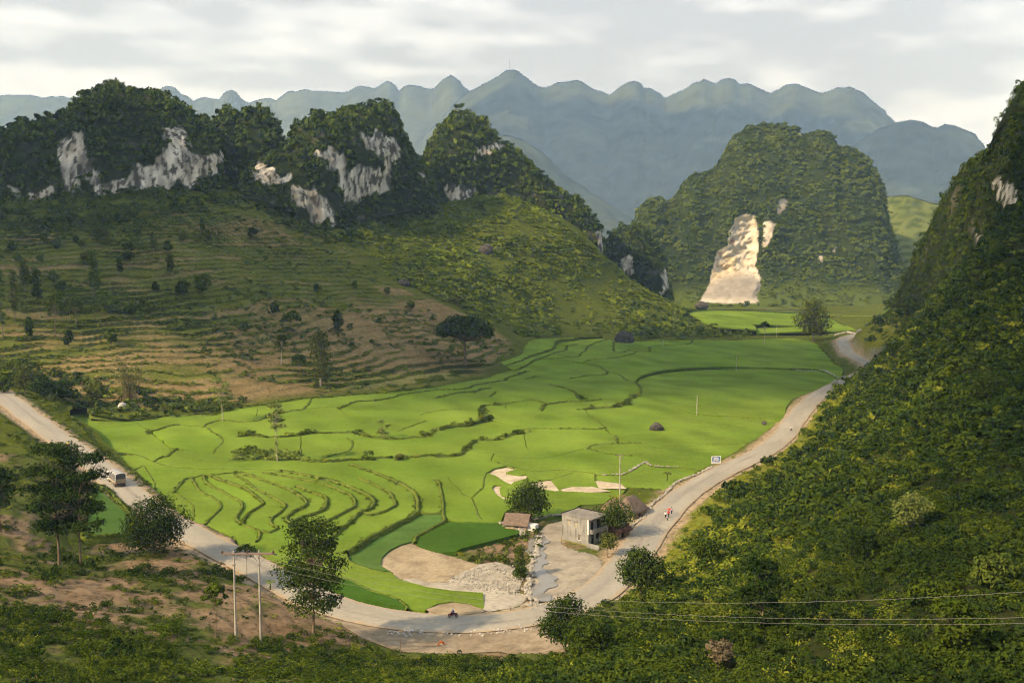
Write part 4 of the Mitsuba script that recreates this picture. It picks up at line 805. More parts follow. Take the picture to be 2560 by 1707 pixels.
# woods on the limestone hills
for key, dens in (('A', .062), ('B', .06), ('C', .062), ('D', .060), ('E', .05), ('F', .12)):
    v, f, bare = HILLMESH[key]
    front = v[f][:, :, 1].mean(1) < 1e9
    pos = on_mesh(v, f, dens, ord(key), bare)
    if key == 'F': pos = pos[(pos[:, 2] > land_h(pos[:, :2]) - 1)]
    if key == 'D': pos = pos[pos[:, 2] > 0]
    sc = np.random.default_rng(5).uniform(1.5, 3.8, len(pos)) * (.62 if key == 'F' else 1)
    scatter('hill_wood' if key == 'A' else f'hill_wood_{ord(key) - 65:03d}', ['karst_tree', 'slope_shrub'] if key == 'D' else ['karst_tree'] if key != 'F' else ['bush', 'shade_bush'], pos, sc, ord(key), (.8, 1.5), 'dark dense wood covering the ' + {'A': 'large left limestone hill', 'B': 'twin-knobbed limestone hill', 'C': 'limestone hill with the grey cliff', 'D': 'pointed limestone hill', 'E': 'small limestone stump', 'F': 'steep right limestone shoulder'}[key])
v, f, bare = HILLMESH['Q']
pos = on_mesh(v, f, .034, 81, bare)
pos = pos[(pos[:, 2] > 14 + 10 * nz(pos, 30, 3)) | (np.random.default_rng(2).random(len(pos)) < .85)]
sc = np.random.default_rng(6).uniform(2.2, 5.2, len(pos)) * np.where(pos[:, 2] < 22, .7, 1)
scatter('hill_wood_006', ['quarry_tree'], pos, sc, 82, (.7, 1.2), 'green wood covering the quarried hill')
v, f, bare = HILLMESH['G']
pos = on_mesh(v, f, .003, 83); scatter('hill_scrub', ['quarry_tree'], pos, np.random.default_rng(6).uniform(1.2, 3.2, len(pos)), 84, (.6, 1), 'scattered scrub on the low green hill')

def land_points(n, seed, test, d0=40, d1=1000):
    """Places on the land in view, as many per pixel near as far."""
    g = np.random.default_rng(seed)
    d = np.exp(g.uniform(math.log(d0), math.log(d1), n)); u = g.uniform(-.66, .66, n)
    p = np.stack([u * d, d], 1)
    h, r = base_h(p)
    q = np.c_[p, land_h(p)]
    k = test(q, h, r)
    return q[k]
outside = lambda q: ~shapely.contains_xy(all_flat, q[:, 0], q[:, 1])
def is_right(q, h): return (q[:, 0] > 30 + (q[:, 1] - 200) * 0.35) & (h > 1.2)
# green slope under the pointed hill
SLOPE_PX = ([(860, 560), (960, 690), (1080, 740), (1180, 790), (1240, 815), (1310, 842), (1420, 834), (1530, 836), (1700, 838), (1860, 838), (1852, 815), (1715, 764), (1629, 723), (1510, 645), (1400, 560), (1250, 440), (1100, 480), (950, 520)])
def area_points(poly, dens, seed):
    g = np.random.default_rng(seed); x0, y0, x1, y1 = poly.bounds
    n = int((x1 - x0) * (y1 - y0) * dens); p = np.stack([g.uniform(x0, x1, n), g.uniform(y0, y1, n)], 1)
    p = p[shapely.contains_xy(poly, p[:, 0], p[:, 1])]
    return np.c_[p, land_h(p)]
pos = px_points(SLOPE_PX, .13, 91, 480)
k = nz(pos, 22, 9); pos = pos[(k > .32 + .14 * np.random.default_rng(1).random(len(pos)))]
scatter('slope_shrubs', ['slope_shrub'], pos, np.random.default_rng(7).uniform(1.0, 3.3, len(pos)) * np.clip(.4 + 1.2 * nz(pos, 22, 9), .5, 1.3), 92, (.5, .95), 'low green shrubs on the slope below the pointed hill')
pos = px_points(SLOPE_PX, .03, 93, 480); pos = pos[nz(pos, 34, 19) + .2 * (nz(pos, 8, 2) - .5) > .51]
scatter('slope_thicket', ['karst_tree'], pos, np.random.default_rng(8).uniform(1.2, 2.6, len(pos)), 94, (.7, 1.1), 'darker thickets on the slope below the pointed hill')
FOOT_PX = ([(1560, 838), (1620, 800), (1700, 780), (1760, 790), (1860, 815), (1875, 842), (1700, 846), (1580, 850)])
pos = px_points(FOOT_PX, .06, 95, 600)
scatter('foot_thicket', ['karst_tree', 'slope_shrub'], pos, np.random.default_rng(8).uniform(1.6, 3.4, len(pos)), 96, (.8, 1.4), 'bushy thicket at the right foot of the green slope')
# scrub under the cliffs and along the terrace banks
CLIFF_PX = ([(-60, 440), (120, 440), (420, 440), (500, 430), (640, 440), (740, 480), (800, 530), (860, 540), (960, 480), (1060, 460), (1120, 500), (1010, 570), (880, 620), (760, 600), (640, 520), (520, 520), (440, 560), (340, 590), (200, 590), (-60, 575)])
pos = px_points(CLIFF_PX, .06, 97, 480); pos = pos[nz(pos, 25, 29) > .34]
scatter('cliff_foot_scrub', ['karst_tree'], pos, np.random.default_rng(9).uniform(1.3, 3.2, len(pos)), 98, (.7, 1.3), 'dark scrub along the foot of the cliffs')
lv = np.flatnonzero((riser > .30) & (pp[:, 0] > -40) & (pp[:, 0] < 1340))
g_ = np.random.default_rng(10); lv = g_.choice(lv, min(len(lv), 8500), replace=False)
pos = LAND[lv] + np.c_[g_.uniform(-.6, .6, (len(lv), 2)), np.zeros(len(lv))]
pos = pos[nz(pos, 20, 39) > .40]
scatter('terrace_bank_scrub', ['slope_shrub'], pos, np.random.default_rng(11).uniform(.5, 1.3, len(pos)), 99, (.5, .9), 'strips of scrub along the banks of the terraces')
pos = area_points(terr_poly, .055, 100); pos = pos[(nz(pos, 38, 49) + .22 * (nz(pos, 9, 4) - .5) + .10 * sm(25, 60, pos[:, 2])) > .53]
scatter('terrace_thicket', ['slope_shrub', 'karst_tree'], pos, np.random.default_rng(12).uniform(.6, 1.9, len(pos)), 101, (.5, 1.1), 'patches of bushes between the terrace fields')
# right slope: dense bushes, thinner and yellower beside the road
rf = lf[(lambda c, h: is_right(c, h) & (c[:, 1] < 730))(xy[lf[:, 0]], h0[lf[:, 0]])]
rf = np.vstack([rf[:, [0, 1, 2]], rf[:, [0, 2, 3]]])
pos = on_mesh(LAND, rf, .42, 110, None, lambda c: np.clip((150 / c[:, 1]) ** 1.4, .16, 1.0))
r_ = base_h(pos[:, :2])[1]
pos = pos[outside(pos) & (np.random.default_rng(13).random(len(pos)) < sm(HALF + 3, HALF + 24, r_ + 16 * (nz(pos, 14, 8) - .5)))]
kind = nz(pos, 22, 59) - .10 * sm(60, 10, r_[0] * 0 + base_h(pos[:, :2])[1]) + .05
s = np.random.default_rng(14).uniform(.9, 2.4, len(pos)) * np.clip(.55 + pos[:, 1] / 420, .7, 1.35)
a = kind > .50
s *= np.clip(.55 + 1.1 * nz(pos, 12, 67), .6, 1.6)
nr = pos[:, 1] < 165
for j, (mk, kinds, f_, lab) in enumerate(((a & ~nr, ['bush', 'shade_bush', 'shade_bush'], 1.0, 'dense dark green bushes over the upper right hillside'), (~a & ~nr, ['bush', 'bright_bush', 'shade_bush'], .85, 'lighter green bushes mixed into the upper right hillside'),
        (a & nr, ['near_bush', 'near_shade', 'near_shade'], 1.0, 'dense dark bushes on the nearest part of the right hillside'), (~a & nr, ['near_bush', 'near_bright', 'near_shade'], .85, 'lighter bushes on the nearest part of the right hillside'))):
    scatter('hillside_bushes' + (f'_{j:03d}' if j else ''), kinds, pos[mk], s[mk] * f_, 111 + j, (.6, 1.2), lab)
pos = land_points(int(44000 * 1.17), 113, lambda q, h, r: is_right(q, h) & outside(q) & (r > HALF + 1.0) & (r < HALF + 36) & (q[:, 1] < 700))
pos = pos[np.random.default_rng(3).random(len(pos)) < .75]
scatter('roadside_grass', ['bright_bush', 'bush', 'bright_bush', 'bund_tuft'], pos, np.random.default_rng(15).uniform(.5, 1.25, len(pos)), 114, (.5, .9), 'yellow green grass and weeds above the right side of the road')
# near left slope and the bottom of the picture
def nleft(q, h, r): return (~is_right(q, h)) & (q[:, 1] < 300) & outside(q) & (r > HALF + 2) & (h > 1.5) & (q[:, 0] < 60)
pos = land_points(int(26000 * 1.17), 120, lambda q, h, r: nleft(q, h, r))
wd = nz(pos, 30, 11) * .45 + nz(pos, 8, 12) * .55 + .10 * sm(130, 95, pos[:, 1])
pos = pos[(wd > .45) & (np.random.default_rng(4).random(len(pos)) < np.clip((pos[:, 1] / 190), .3, 1) * .85)]
scatter('slope_weeds', ['near_bush', 'near_shade', 'near_bright', 'near_bush'], pos, np.random.default_rng(16).uniform(.35, 1.3, len(pos)) * np.clip(.2 + 1.6 * nz(pos, 10, 3), .6, 1.5), 121, (.5, 1.0), 'weeds and low bushes on the brown near slope')
pos = land_points(int(30000 * 1.17), 128, lambda q, h, r: nleft(q, h, r) & (r > HALF + 1))
pos = pos[np.random.default_rng(7).random(len(pos)) < .34 * sm(.36, .6, nz(pos, 12, 12))]
scatter('slope_grass', ['bund_tuft', 'shade_bush'], pos, np.random.default_rng(26).uniform(.18, .5, len(pos)), 129, (.6, 1.1), 'small tufts of grass and weeds on the brown near slope')
pos = land_points(int(5200 * 1.17), 126, lambda q, h, r: nleft(q, h, r) & (r > HALF + 4))
pos = pos[(nz(pos, 24, 63) > .50) & (np.random.default_rng(6).random(len(pos)) < .16)]
scatter('slope_bushes', ['near_bush', 'near_shade'], pos, np.random.default_rng(25).uniform(1.0, 2.3, len(pos)), 127, (.8, 1.4), 'rounded bushes standing on the brown near slope')
near_edge = ground_poly([(820, 1560), (900, 1612), (1000, 1645), (1180, 1645), (1400, 1650), (1480, 1620), (1560, 1560), (1700, 1700), (1700, 1790), (-50, 1790), (-50, 1470), (120, 1490), (230, 1550), (330, 1590), (440, 1620), (500, 1700), (530, 1720), (560, 1690), (640, 1600), (760, 1590)])
pos = area_points(near_edge, 1.0, 122)
pos = pos[nz(pos, 9, 61) > .36 + .14 * np.random.default_rng(5).random(len(pos))]
scatter('bottom_scrub', ['near_bush', 'near_shade', 'near_bright', 'near_bush'], pos, np.random.default_rng(17).uniform(.45, 1.2, len(pos)), 123, (.7, 1.3), 'thick green scrub on the near bank below the viewpoint')
pos = area_points(near_edge, .12, 124); pos = pos[nz(pos, 7, 71) > .55]
scatter('dry_weeds', ['dry_tuft'], pos, np.random.default_rng(18).uniform(.4, .9, len(pos)), 125, (.4, .8), 'withered brown stalks between the near scrub')
# plants along the field banks
g_ = np.random.default_rng(20); pl, ps, pb, bs_ = [], [], [], []
for k, (p, hw, hh, cover) in enumerate(bund_lines):
    L = len(p) * 1.6; n = int(L * min(cover, 1.3) * 4.5)
    for j in range(n):
        i = g_.integers(0, len(p)); 
        if meshkit.noise(np.array([p[i, 0] / 9, p[i, 1] / 9, 1.5])) < .46 - .30 * min(cover, 1.2): continue
        pl.append(p[i] + [g_.normal(0, hw * .7), g_.normal(0, hw * .7), hh * .6]); ps.append(g_.uniform(.25, .60) * (.75 + .45 * cover))
    if cover > 1.3:
        for j in range(int(L * .30)):
            i = g_.integers(0, len(p)); pb.append(p[i] + [g_.normal(0, 1), g_.normal(0, 1), .3]); bs_.append(g_.uniform(.8, 2.2))
scatter('field_bank_plants', ['bund_tuft', 'bund_tuft', 'bush'], np.array(pl), np.array(ps), 130, (.6, 1.1), 'grass and small plants growing along the field banks')
scatter('hedge_bushes', ['bund_tuft', 'bright_bush', 'bush'], np.array(pb), np.array(bs_), 131, (.7, 1.2), 'bushes of the overgrown hedge rows between the paddies')
# verge plants on both sides of the road, weeds on the inner bank at the left
pos = land_points(int(20000 * 1.17), 140, lambda q, h, r: (~is_right(q, h)) & (r > HALF + .8) & (r < HALF + 9) & ~shapely.contains_xy(all_rice, q[:, 0], q[:, 1]) & ~shapely.contains_xy(unary_union([p for p, _, _ in sand_polys]), q[:, 0], q[:, 1]))
pos = pos[nz(pos, 7, 81) > .50]
scatter('verge_weeds', ['bund_tuft', 'bright_bush'], pos, np.random.default_rng(21).uniform(.3, .9, len(pos)), 141, (.4, .8), 'grass and weeds on the road verge')
left_bank = ground_poly([(40, 975), (140, 1000), (170, 1040), (205, 1060), (235, 1100), (275, 1125), (300, 1155), (330, 1175), (370, 1210), (388, 1225), (405, 1242), (440, 1282), (470, 1300), (440, 1290), (380, 1245), (320, 1195), (260, 1150), (200, 1110), (110, 1040), (30, 985)])
pos = area_points(left_bank, .22, 142)
scatter('left_bank_weeds', ['bright_bush', 'bush', 'bund_tuft'], pos, np.random.default_rng(22).uniform(.35, 1.1, len(pos)), 143, (.5, .9), 'bushy weeds on the bank between the left road and the paddies')
pos = px_points([(405, 1008), (480, 1012), (575, 1006), (580, 1032), (500, 1030), (415, 1032)], .5, 150, 250, 600)
scatter('tall_grass', ['reed'], pos, np.random.default_rng(27).uniform(1.5, 2.6, len(pos)), 151, (.8, 1.2), 'row of tall grassy plants at the foot of the terraces beside the slender tree')
g_ = np.random.default_rng(28); pos = []
for a_, b_ in zip(g_.uniform(585, 745, 170), g_.uniform(0, 1, 170)):
    q_ = pick(a_, 1136 + 22 * b_ + .02 * (a_ - 660)); q_[2] = floor_level(q_) + .2; pos.append(q_)
scatter('hedge_reeds', ['reed', 'bund_tuft'], np.array(pos), g_.uniform(.9, 2.2, 170), 152, (.8, 1.2), 'clump of tall reeds and bushes around the foot of the tall bare-stemmed tree')
hill_foot = ground_poly([(-40, 900), (80, 900), (170, 930), (300, 960), (420, 985), (520, 1005), (620, 1000), (600, 1022), (560, 1036), (420, 1033), (330, 1036), (240, 1025), (150, 1000), (60, 975), (-40, 950)])
pos = area_points(hill_foot, .10, 144)
scatter('hill_foot_bushes', ['karst_tree', 'shade_bush', 'slope_shrub'], pos, np.random.default_rng(23).uniform(.8, 2.2, len(pos)), 145, (.7, 1.3), 'dark bushes along the left foot of the terraced hill')
garden = ground_poly([(1240, 1360), (1300, 1340), (1350, 1335), (1360, 1360), (1335, 1400), (1322, 1440), (1310, 1450), (1280, 1420), (1240, 1408), (1195, 1408), (1150, 1398), (1115, 1388), (1180, 1380)])
pos = area_points(garden, .35, 146)
scatter('garden_bushes', ['bush', 'bright_bush', 'bund_tuft'], pos, np.random.default_rng(24).uniform(.45, 1.3, len(pos)), 147, (.7, 1.4), 'green bushes in the plot between the paddies and the stream')
# ---------------------------------------------------------------- things: builders
import manifold3d as m3
def tube(pts, rad, sides=7):
    p = np.asarray(pts, float); rad = np.broadcast_to(np.asarray(rad, float), (len(p),))
    t = np.gradient(p, axis=0); t /= np.linalg.norm(t, axis=1, keepdims=True) + 1e-12
    a = np.cross(t, np.where(np.abs(t[:, 2:]) < 0.9, [0, 0, 1.0], [1.0, 0, 0])); a /= np.linalg.norm(a, axis=1, keepdims=True) + 1e-12
    b = np.cross(t, a); g = np.arange(sides) * 2 * math.pi / sides
    v = (p[:, None] + rad[:, None, None] * (np.cos(g)[None, :, None] * a[:, None] + np.sin(g)[None, :, None] * b[:, None])).reshape(-1, 3)
    i = np.arange(len(p) - 1)[:, None] * sides + np.arange(sides)[None]; j = np.arange(len(p) - 1)[:, None] * sides + (np.arange(sides)[None] + 1) % sides
    f = np.stack([i, j, j + sides, i + sides], -1).reshape(-1, 4)
    f = np.vstack([f[:, [0, 1, 2]], f[:, [0, 2, 3]]])
    caps = [[0, k + 1, k] for k in range(1, sides - 1)]; o = (len(p) - 1) * sides; caps += [[o, o + k, o + k + 1] for k in range(1, sides - 1)]
    return v, np.vstack([f, caps])
def box(x0, x1, y0, y1, z0, z1, ch=0.0):
    m = trimesh.creation.box((x1 - x0, y1 - y0, z1 - z0)); m.apply_translation([(x0 + x1) / 2, (y0 + y1) / 2, (z0 + z1) / 2])
    if ch:
        s = m3.Manifold.cube((x1 - x0 - 2 * ch, y1 - y0 - 2 * ch, z1 - z0), False).translate((x0 + ch, y0 + ch, z0))
        t = m3.Manifold.cube((x1 - x0, y1 - y0, z1 - z0 - 2 * ch), False).translate((x0, y0, z0 + ch))
        h = m3.Manifold.batch_hull([s, t]).to_mesh()
        return np.array(h.vert_properties[:, :3]), np.array(h.tri_verts)
    return np.array(m.vertices), np.array(m.faces)
def xf(m, loc, rot=0.0, sc=1.0):
    v, f = m; c, s = math.cos(rot), math.sin(rot)
    v = np.asarray(v, float) * sc
    return np.c_[v[:, 0] * c - v[:, 1] * s + loc[0], v[:, 0] * s + v[:, 1] * c + loc[1], v[:, 2] + loc[2]], f
def mf(man):
    h = man.to_mesh(); return np.array(h.vert_properties[:, :3]), np.array(h.tri_verts)
def wheel_mesh(r, w, axis_y=True, n=20):
    prof = [(r * .62, -w / 2), (r * .94, -w / 2), (r, -w * .3), (r, w * .3), (r * .94, w / 2), (r * .62, w / 2)]
    a = np.arange(n) * 2 * math.pi / n
    v = np.array([[math.cos(t) * q, y, math.sin(t) * q] for t in a for q, y in prof]); k = len(prof)
    f = [[i * k + j, i * k + (j + 1) % k, ((i + 1) % n) * k + (j + 1) % k, ((i + 1) % n) * k + j] for i in range(n) for j in range(k)]
    return v, np.array(f)
def disc_mesh(r, w, n=16):
    m = trimesh.creation.cylinder(r, w, sections=n); v = np.array(m.vertices)
    return np.c_[v[:, 0], v[:, 2], v[:, 1]], np.array(m.faces)[:, ::-1]
def rock(seed, size, amp=.32, sub=3, flat_=1.0):
    m = trimesh.creation.icosphere(subdivisions=sub); v = np.array(m.vertices)
    n = meshkit.fbm(v * 1.3 + seed * 9.7, 4, seed); c = meshkit.fbm(v * 3.4 + seed, 3, seed + 3)
    k = np.round(n * 7) / 7
    v = v * (1 + amp * 2 * (0.5 * n + 0.5 * k - .5) + .14 * (c - .5))[:, None]
    return v * np.asarray(size) * [1, 1, flat_], np.array(m.faces)
def rnd_in_disk(g): a = g.uniform(0, 6.283); r = g.uniform() ** .5; return np.array([math.cos(a) * r, math.sin(a) * r])

def crown_lobes(style, h, cw, ch, k, g):
    """Centres and radii of the leaf masses of a crown; the trunk foot is the origin."""
    out = []
    for i in range(k):
        a = 2.4 * i + g.uniform(-.5, .5)
        if style == 'round':
            u = g.uniform(-.9, .95); r = math.sqrt(max(0, 1 - u * u)) * g.uniform(.35, .95); out.append((math.cos(a) * r * cw * .38, math.sin(a) * r * cw * .38, h - ch / 2 + u * ch * .38, cw * g.uniform(.15, .25)))
        elif style == 'umbrella':
            r = math.sqrt((i + .5) / k); out.append((math.cos(a) * r * cw * .42, math.sin(a) * r * cw * .42, h - ch * (.22 + .50 * r ** 2.2) + g.uniform(-.05, .05) * ch, cw * g.uniform(.10, .16)))
        elif style == 'tall':
            u = (i + .5) / k; r = math.sin(math.pi * min(1, .12 + u * .86)) ** .7 * g.uniform(.4, .9); out.append((math.cos(a) * r * cw * .32, math.sin(a) * r * cw * .32, h - ch + u * ch, cw * g.uniform(.18, .30)))
        elif style == 'tiered':
            lv = i % 5; u = lv / 4; r = (1 - .45 * abs(u - .45)) * g.uniform(.35, .95); out.append((math.cos(a) * r * cw * .42, math.sin(a) * r * cw * .42, h - ch + (.06 + u * .9) * ch + g.uniform(-.03, .03) * ch, cw * g.uniform(.11, .19)))
    return out
def make_tree(key, base, h, cw, ch, style='round', leaf='leaf_tree', bark='bark', n=700, size=.3, k=14, seed=1, trunk_r=None, lean=(0, 0), flat_=.75, limbs=True, fork=.45, low_tuft=0):
    g = np.random.default_rng(seed)
    base = np.asarray(base, float); tr = trunk_r or h * .018
    lobes = [(x, y, z, r * .80) for x, y, z, r in crown_lobes(style, h, cw, ch, int(k * 1.7), g)]
    zb = h - ch
    pts = []
    for t in np.linspace(0, 1, 9):
        w_ = math.sin(t * 2.6 + seed) * h * .010
        pts.append([lean[0] * t * h + w_, lean[1] * t * h + w_ * .6, t * (zb + ch * .62)])
    pts = np.array(pts); pts[0, 2] = -.5
    ms = [tube(pts, np.linspace(tr, tr * .35, 9) * np.r_[1.35, np.ones(8)], 8)]
    top = lambda z: np.array([np.interp(z, pts[:, 2], pts[:, 0]), np.interp(z, pts[:, 2], pts[:, 1]), z])
    if limbs:
        for (x, y, z, r) in lobes:
            s = top(min(max(zb * .85 + (z - zb) * fork, zb * .7), pts[-1, 2] * .98)); e = np.array([x + lean[0] * h, y + lean[1] * h, z - r * .25])
            mid = s * .5 + e * .5 + np.array([0, 0, -.06 * np.linalg.norm(e - s)]) + g.normal(0, .03, 3) * np.linalg.norm(e - s)
            ms.append(tube([s, s * .7 + mid * .3, mid, mid * .4 + e * .6, e], np.linspace(tr * .42, tr * .10, 5), 5))
    part(key, 'trunk', xf(join(ms), base), bark, smooth=50)
    tot = sum(r ** 2 for *_, r in lobes); lm = []
    for i, (x, y, z, r) in enumerate(lobes):
        m = max(6, int(1.7 * n * r ** 2 / tot)); d = ball(m, 1, seed * 131 + i, -.75)
        d = np.vstack([d, ball(max(2, m // 3), 1, seed * 177 + i, -1)])
        sub = meshkit.fbm(d * 2.1 + i * 5.3 + seed, 3, seed)
        p = np.array([x + lean[0] * h, y + lean[1] * h, z]) + d * r * (.35 + 1.35 * sub)[:, None] * g.uniform(.55, 1.2, (len(d), 1)) * [1, 1, max(flat_, .72)]
        lm.append(leaves(p, d * .7 + [0, 0, .55], size, seed * 57 + i))
    for i in range(low_tuft):
        d = ball(26, 1, seed + i, -1); z = zb * (.35 + .5 * i / max(1, low_tuft)); lm.append(leaves(top(z) + d * cw * .10, d + [0, 0, .3], size * .8, seed + 9 * i))
    size = size * 1.15
    part(key, 'crown', xf(join(lm), base), leaf)
    return key
def tree(name, label, px, py, top, cw_px, crown_px, group=None, pos=None, **kw):
    """A tree whose foot stands on the land at a pixel; sizes are read off in photograph pixels at that distance."""
    b = pick(px, py) if pos is None else np.asarray(pos, float)
    b = b.copy(); b[2] = float(land_h(b[None, :2])[0]) if not shapely.contains_xy(all_rice, b[0], b[1]) else b[2]
    s = math.dist(b, CAM) / F
    k = thing(name, label, 'tree', group)
    h = (py - top) * s / math.cos(math.atan2(66 - b[2], b[1]))
    return make_tree(k, b, h, cw_px * s, crown_px * s, **kw)

# ---------------------------------------------------------------- trees that stand out
tree('umbrella_tree', 'broad flat-topped dark tree with a thick trunk at the lower edge of the brown terraces', 1163, 912, 787, 150, 62, style='umbrella', leaf='leaf_tree', n=2600, size=.8, k=36, seed=3, trunk_r=.85, flat_=.5, fork=.25)
tree('tall_tree', 'tall leafy tree with a pale bare trunk foot, left of the flat-topped tree', 803, 962, 832, 74, 112, style='tall', leaf='leaf_olive', bark='bark_pale', n=900, size=.55, k=15, seed=4, low_tuft=0)
tree('terrace_tree', 'thin-stemmed tree on the terrace edge left of the tall leafy tree', 704, 910, 838, 44, 40, style='round', leaf='leaf_olive', bark='bark_pale', n=300, size=.5, k=9, seed=5)
tree('terrace_tree', 'small spreading tree on the brown terrace just left of the tall leafy tree', 748, 940, 880, 46, 28, style='umbrella', leaf='leaf_tree', n=260, size=.5, k=10, seed=6)
tree('slender_tree', 'slender lime green tree with a long bare stem at the upper edge of the paddies', 555, 1058, 954, 62, 46, style='tiered', leaf='leaf_lime', bark='bark_pale', n=420, size=.36, k=13, seed=7, trunk_r=.16)
tree('slender_tree', 'tall bare-stemmed tree with a compact crown in the middle of the left paddies', 692, 1161, 1021, 56, 52, style='tiered', leaf='leaf_lime', bark='bark_pale', n=520, size=.33, k=15, seed=8, trunk_r=.17, low_tuft=4)
tree('feathery_tree', 'small feathery green tree standing in the hedge row amid the paddies', 958, 1102, 1054, 42, 44, style='tiered', leaf='leaf_lime', n=280, size=.3, k=14, seed=9)
tree('round_bush_tree', 'round bushy little tree on the hedge row in front of the feathery tree', 998, 1158, 1134, 30, 24, style='round', leaf='leaf_olive', n=220, size=.3, k=10, seed=10, limbs=False)
tree('large_tree', 'large pale green tree beside the far bend of the road', 2034, 852, 748, 106, 96, style='round', leaf='leaf_olive', n=1200, size=.8, k=26, seed=11, flat_=.9)
tree('palm_like_tree', 'thin-stemmed tree with a small dark crown left of the large far tree', 1910, 860, 803, 24, 20, style='umbrella', leaf='leaf_tree', bark='bark_pale', n=110, size=.7, k=6, seed=12, trunk_r=.25)
tree('roadside_tree', 'big dark leafy tree beside the twin power pole, standing before the road', 782, 1585, 1340, 190, 195, style='tiered', leaf='leaf_tree', n=4400, size=.22, k=40, seed=13, trunk_r=.22, fork=.55, flat_=.65)
tree('pine_like_tree', 'tall dark tree with a straight stem and layered crown at the left, nearer the edge', 145, 1415, 1160, 150, 180, style='tiered', leaf='leaf_shade', n=3800, size=.25, k=28, seed=14, trunk_r=.26, fork=.6, flat_=.55)
tree('pine_like_tree', 'slim dark tree with a layered crown just right of the taller layered tree', 200, 1425, 1180, 140, 160, style='tiered', leaf='leaf_shade', n=2900, size=.25, k=24, seed=15, trunk_r=.20, fork=.6, flat_=.6, lean=(.03, 0))
tree('edge_tree', 'dark tree cut by the left edge of the picture below the road', 2, 1330, 1180, 84, 110, style='round', leaf='leaf_shade', n=1200, size=.27, k=18, seed=16)
tree('bushy_tree', 'dark bushy tree leaning over the near side of the left road', 388, 1388, 1252, 165, 138, style='round', leaf='leaf_shade', n=5000, size=.22, k=26, seed=17, trunk_r=.2)
tree('young_tree', 'thin young tree with a small flat crown left of the twin power pole', 541, 1606, 1466, 62, 62, style='umbrella', leaf='leaf_bush', n=520, size=.2, k=12, seed=18, trunk_r=.07)
tree('feathery_tree', 'small feathery tree seen between the two posts of the twin power pole', 617, 1452, 1366, 60, 36, style='umbrella', leaf='leaf_bush', n=300, size=.2, k=12, seed=19, trunk_r=.06)
tree('road_bend_tree', 'leafy tree by the outside of the road bend, left one of the pair', 1412, 1628, 1502, 150, 116, style='round', leaf='leaf_tree', n=2600, size=.22, k=20, seed=20, trunk_r=.16)
tree('road_bend_tree', 'bushy feathery tree by the outside of the road bend, right one of the pair', 1472, 1645, 1550, 150, 92, style='round', leaf='leaf_bush', n=2400, size=.2, k=18, seed=21, trunk_r=.12)
tree('slope_tree', 'round tree above the right side of the road opposite the concrete house', 1602, 1490, 1382, 136, 92, style='round', leaf='leaf_tree', n=2200, size=.24, k=18, seed=22, trunk_r=.17)
tree('garden_tree', 'dense round tree beyond the small thatched hut', 1322, 1303, 1208, 124, 92, style='round', leaf='leaf_tree', n=1500, size=.3, k=20, seed=23, trunk_r=.22, flat_=.9)
tree('house_tree', 'spreading dark tree right behind the concrete house', 1530, 1345, 1258, 130, 66, style='round', leaf='leaf_tree', n=1200, size=.26, k=18, seed=24, trunk_r=.15)
tree('house_tree', 'small leafy tree in front of the balcony side of the concrete house', 1519, 1392, 1330, 54, 48, style='round', leaf='leaf_olive', n=600, size=.2, k=13, seed=25, trunk_r=.08)
tree('stream_tree', 'upright bushy sapling at the near end of the garden plot by the stream', 1300, 1450, 1370, 46, 76, style='tall', leaf='leaf_bush', n=520, size=.2, k=12, seed=26, trunk_r=.06)
for lab_, x, y, t, w_, st, lf_, sd_ in (('dark bluish tree low on the right hillside where the power cables pass', 1905, 1592, 1432, 118, 'tiered', 'leaf_shade', 301), ('yellow green tree in the middle of the right hillside', 2278, 1345, 1242, 96, 'round', 'leaf_lime', 302),
        ('tall dark tree below the yellow green tree on the right hillside', 2150, 1420, 1318, 92, 'round', 'leaf_shade', 303), ('bushy tree at the right edge just above the power cables', 2478, 1480, 1400, 104, 'round', 'leaf_mid', 304), ('dark rounded tree high on the right hillside near the picture edge', 2470, 1010, 938, 78, 'round', 'leaf_tree', 305),
        ('small dark tree on the skyline of the right hillside', 2236, 905, 858, 40, 'round', 'leaf_shade', 306), ('spreading tree in the lower right corner', 2390, 1660, 1545, 150, 'tiered', 'leaf_bush', 307), ('olive tree on the right hillside above the road bend tree', 1760, 1420, 1345, 78, 'round', 'leaf_bush', 308)):
    tree('hill_slope_tree', lab_, x, y, t, w_, (y - t) * .82, style=st, leaf=lf_, n=1500, size=.22, k=18, seed=sd_, trunk_r=.12)
tree('dead_bush', 'grey brown withered bush among the green near the bottom right', 1795, 1668, 1600, 74, 60, style='round', leaf='leaf_dry', n=420, size=.2, k=12, seed=309, trunk_r=.08)
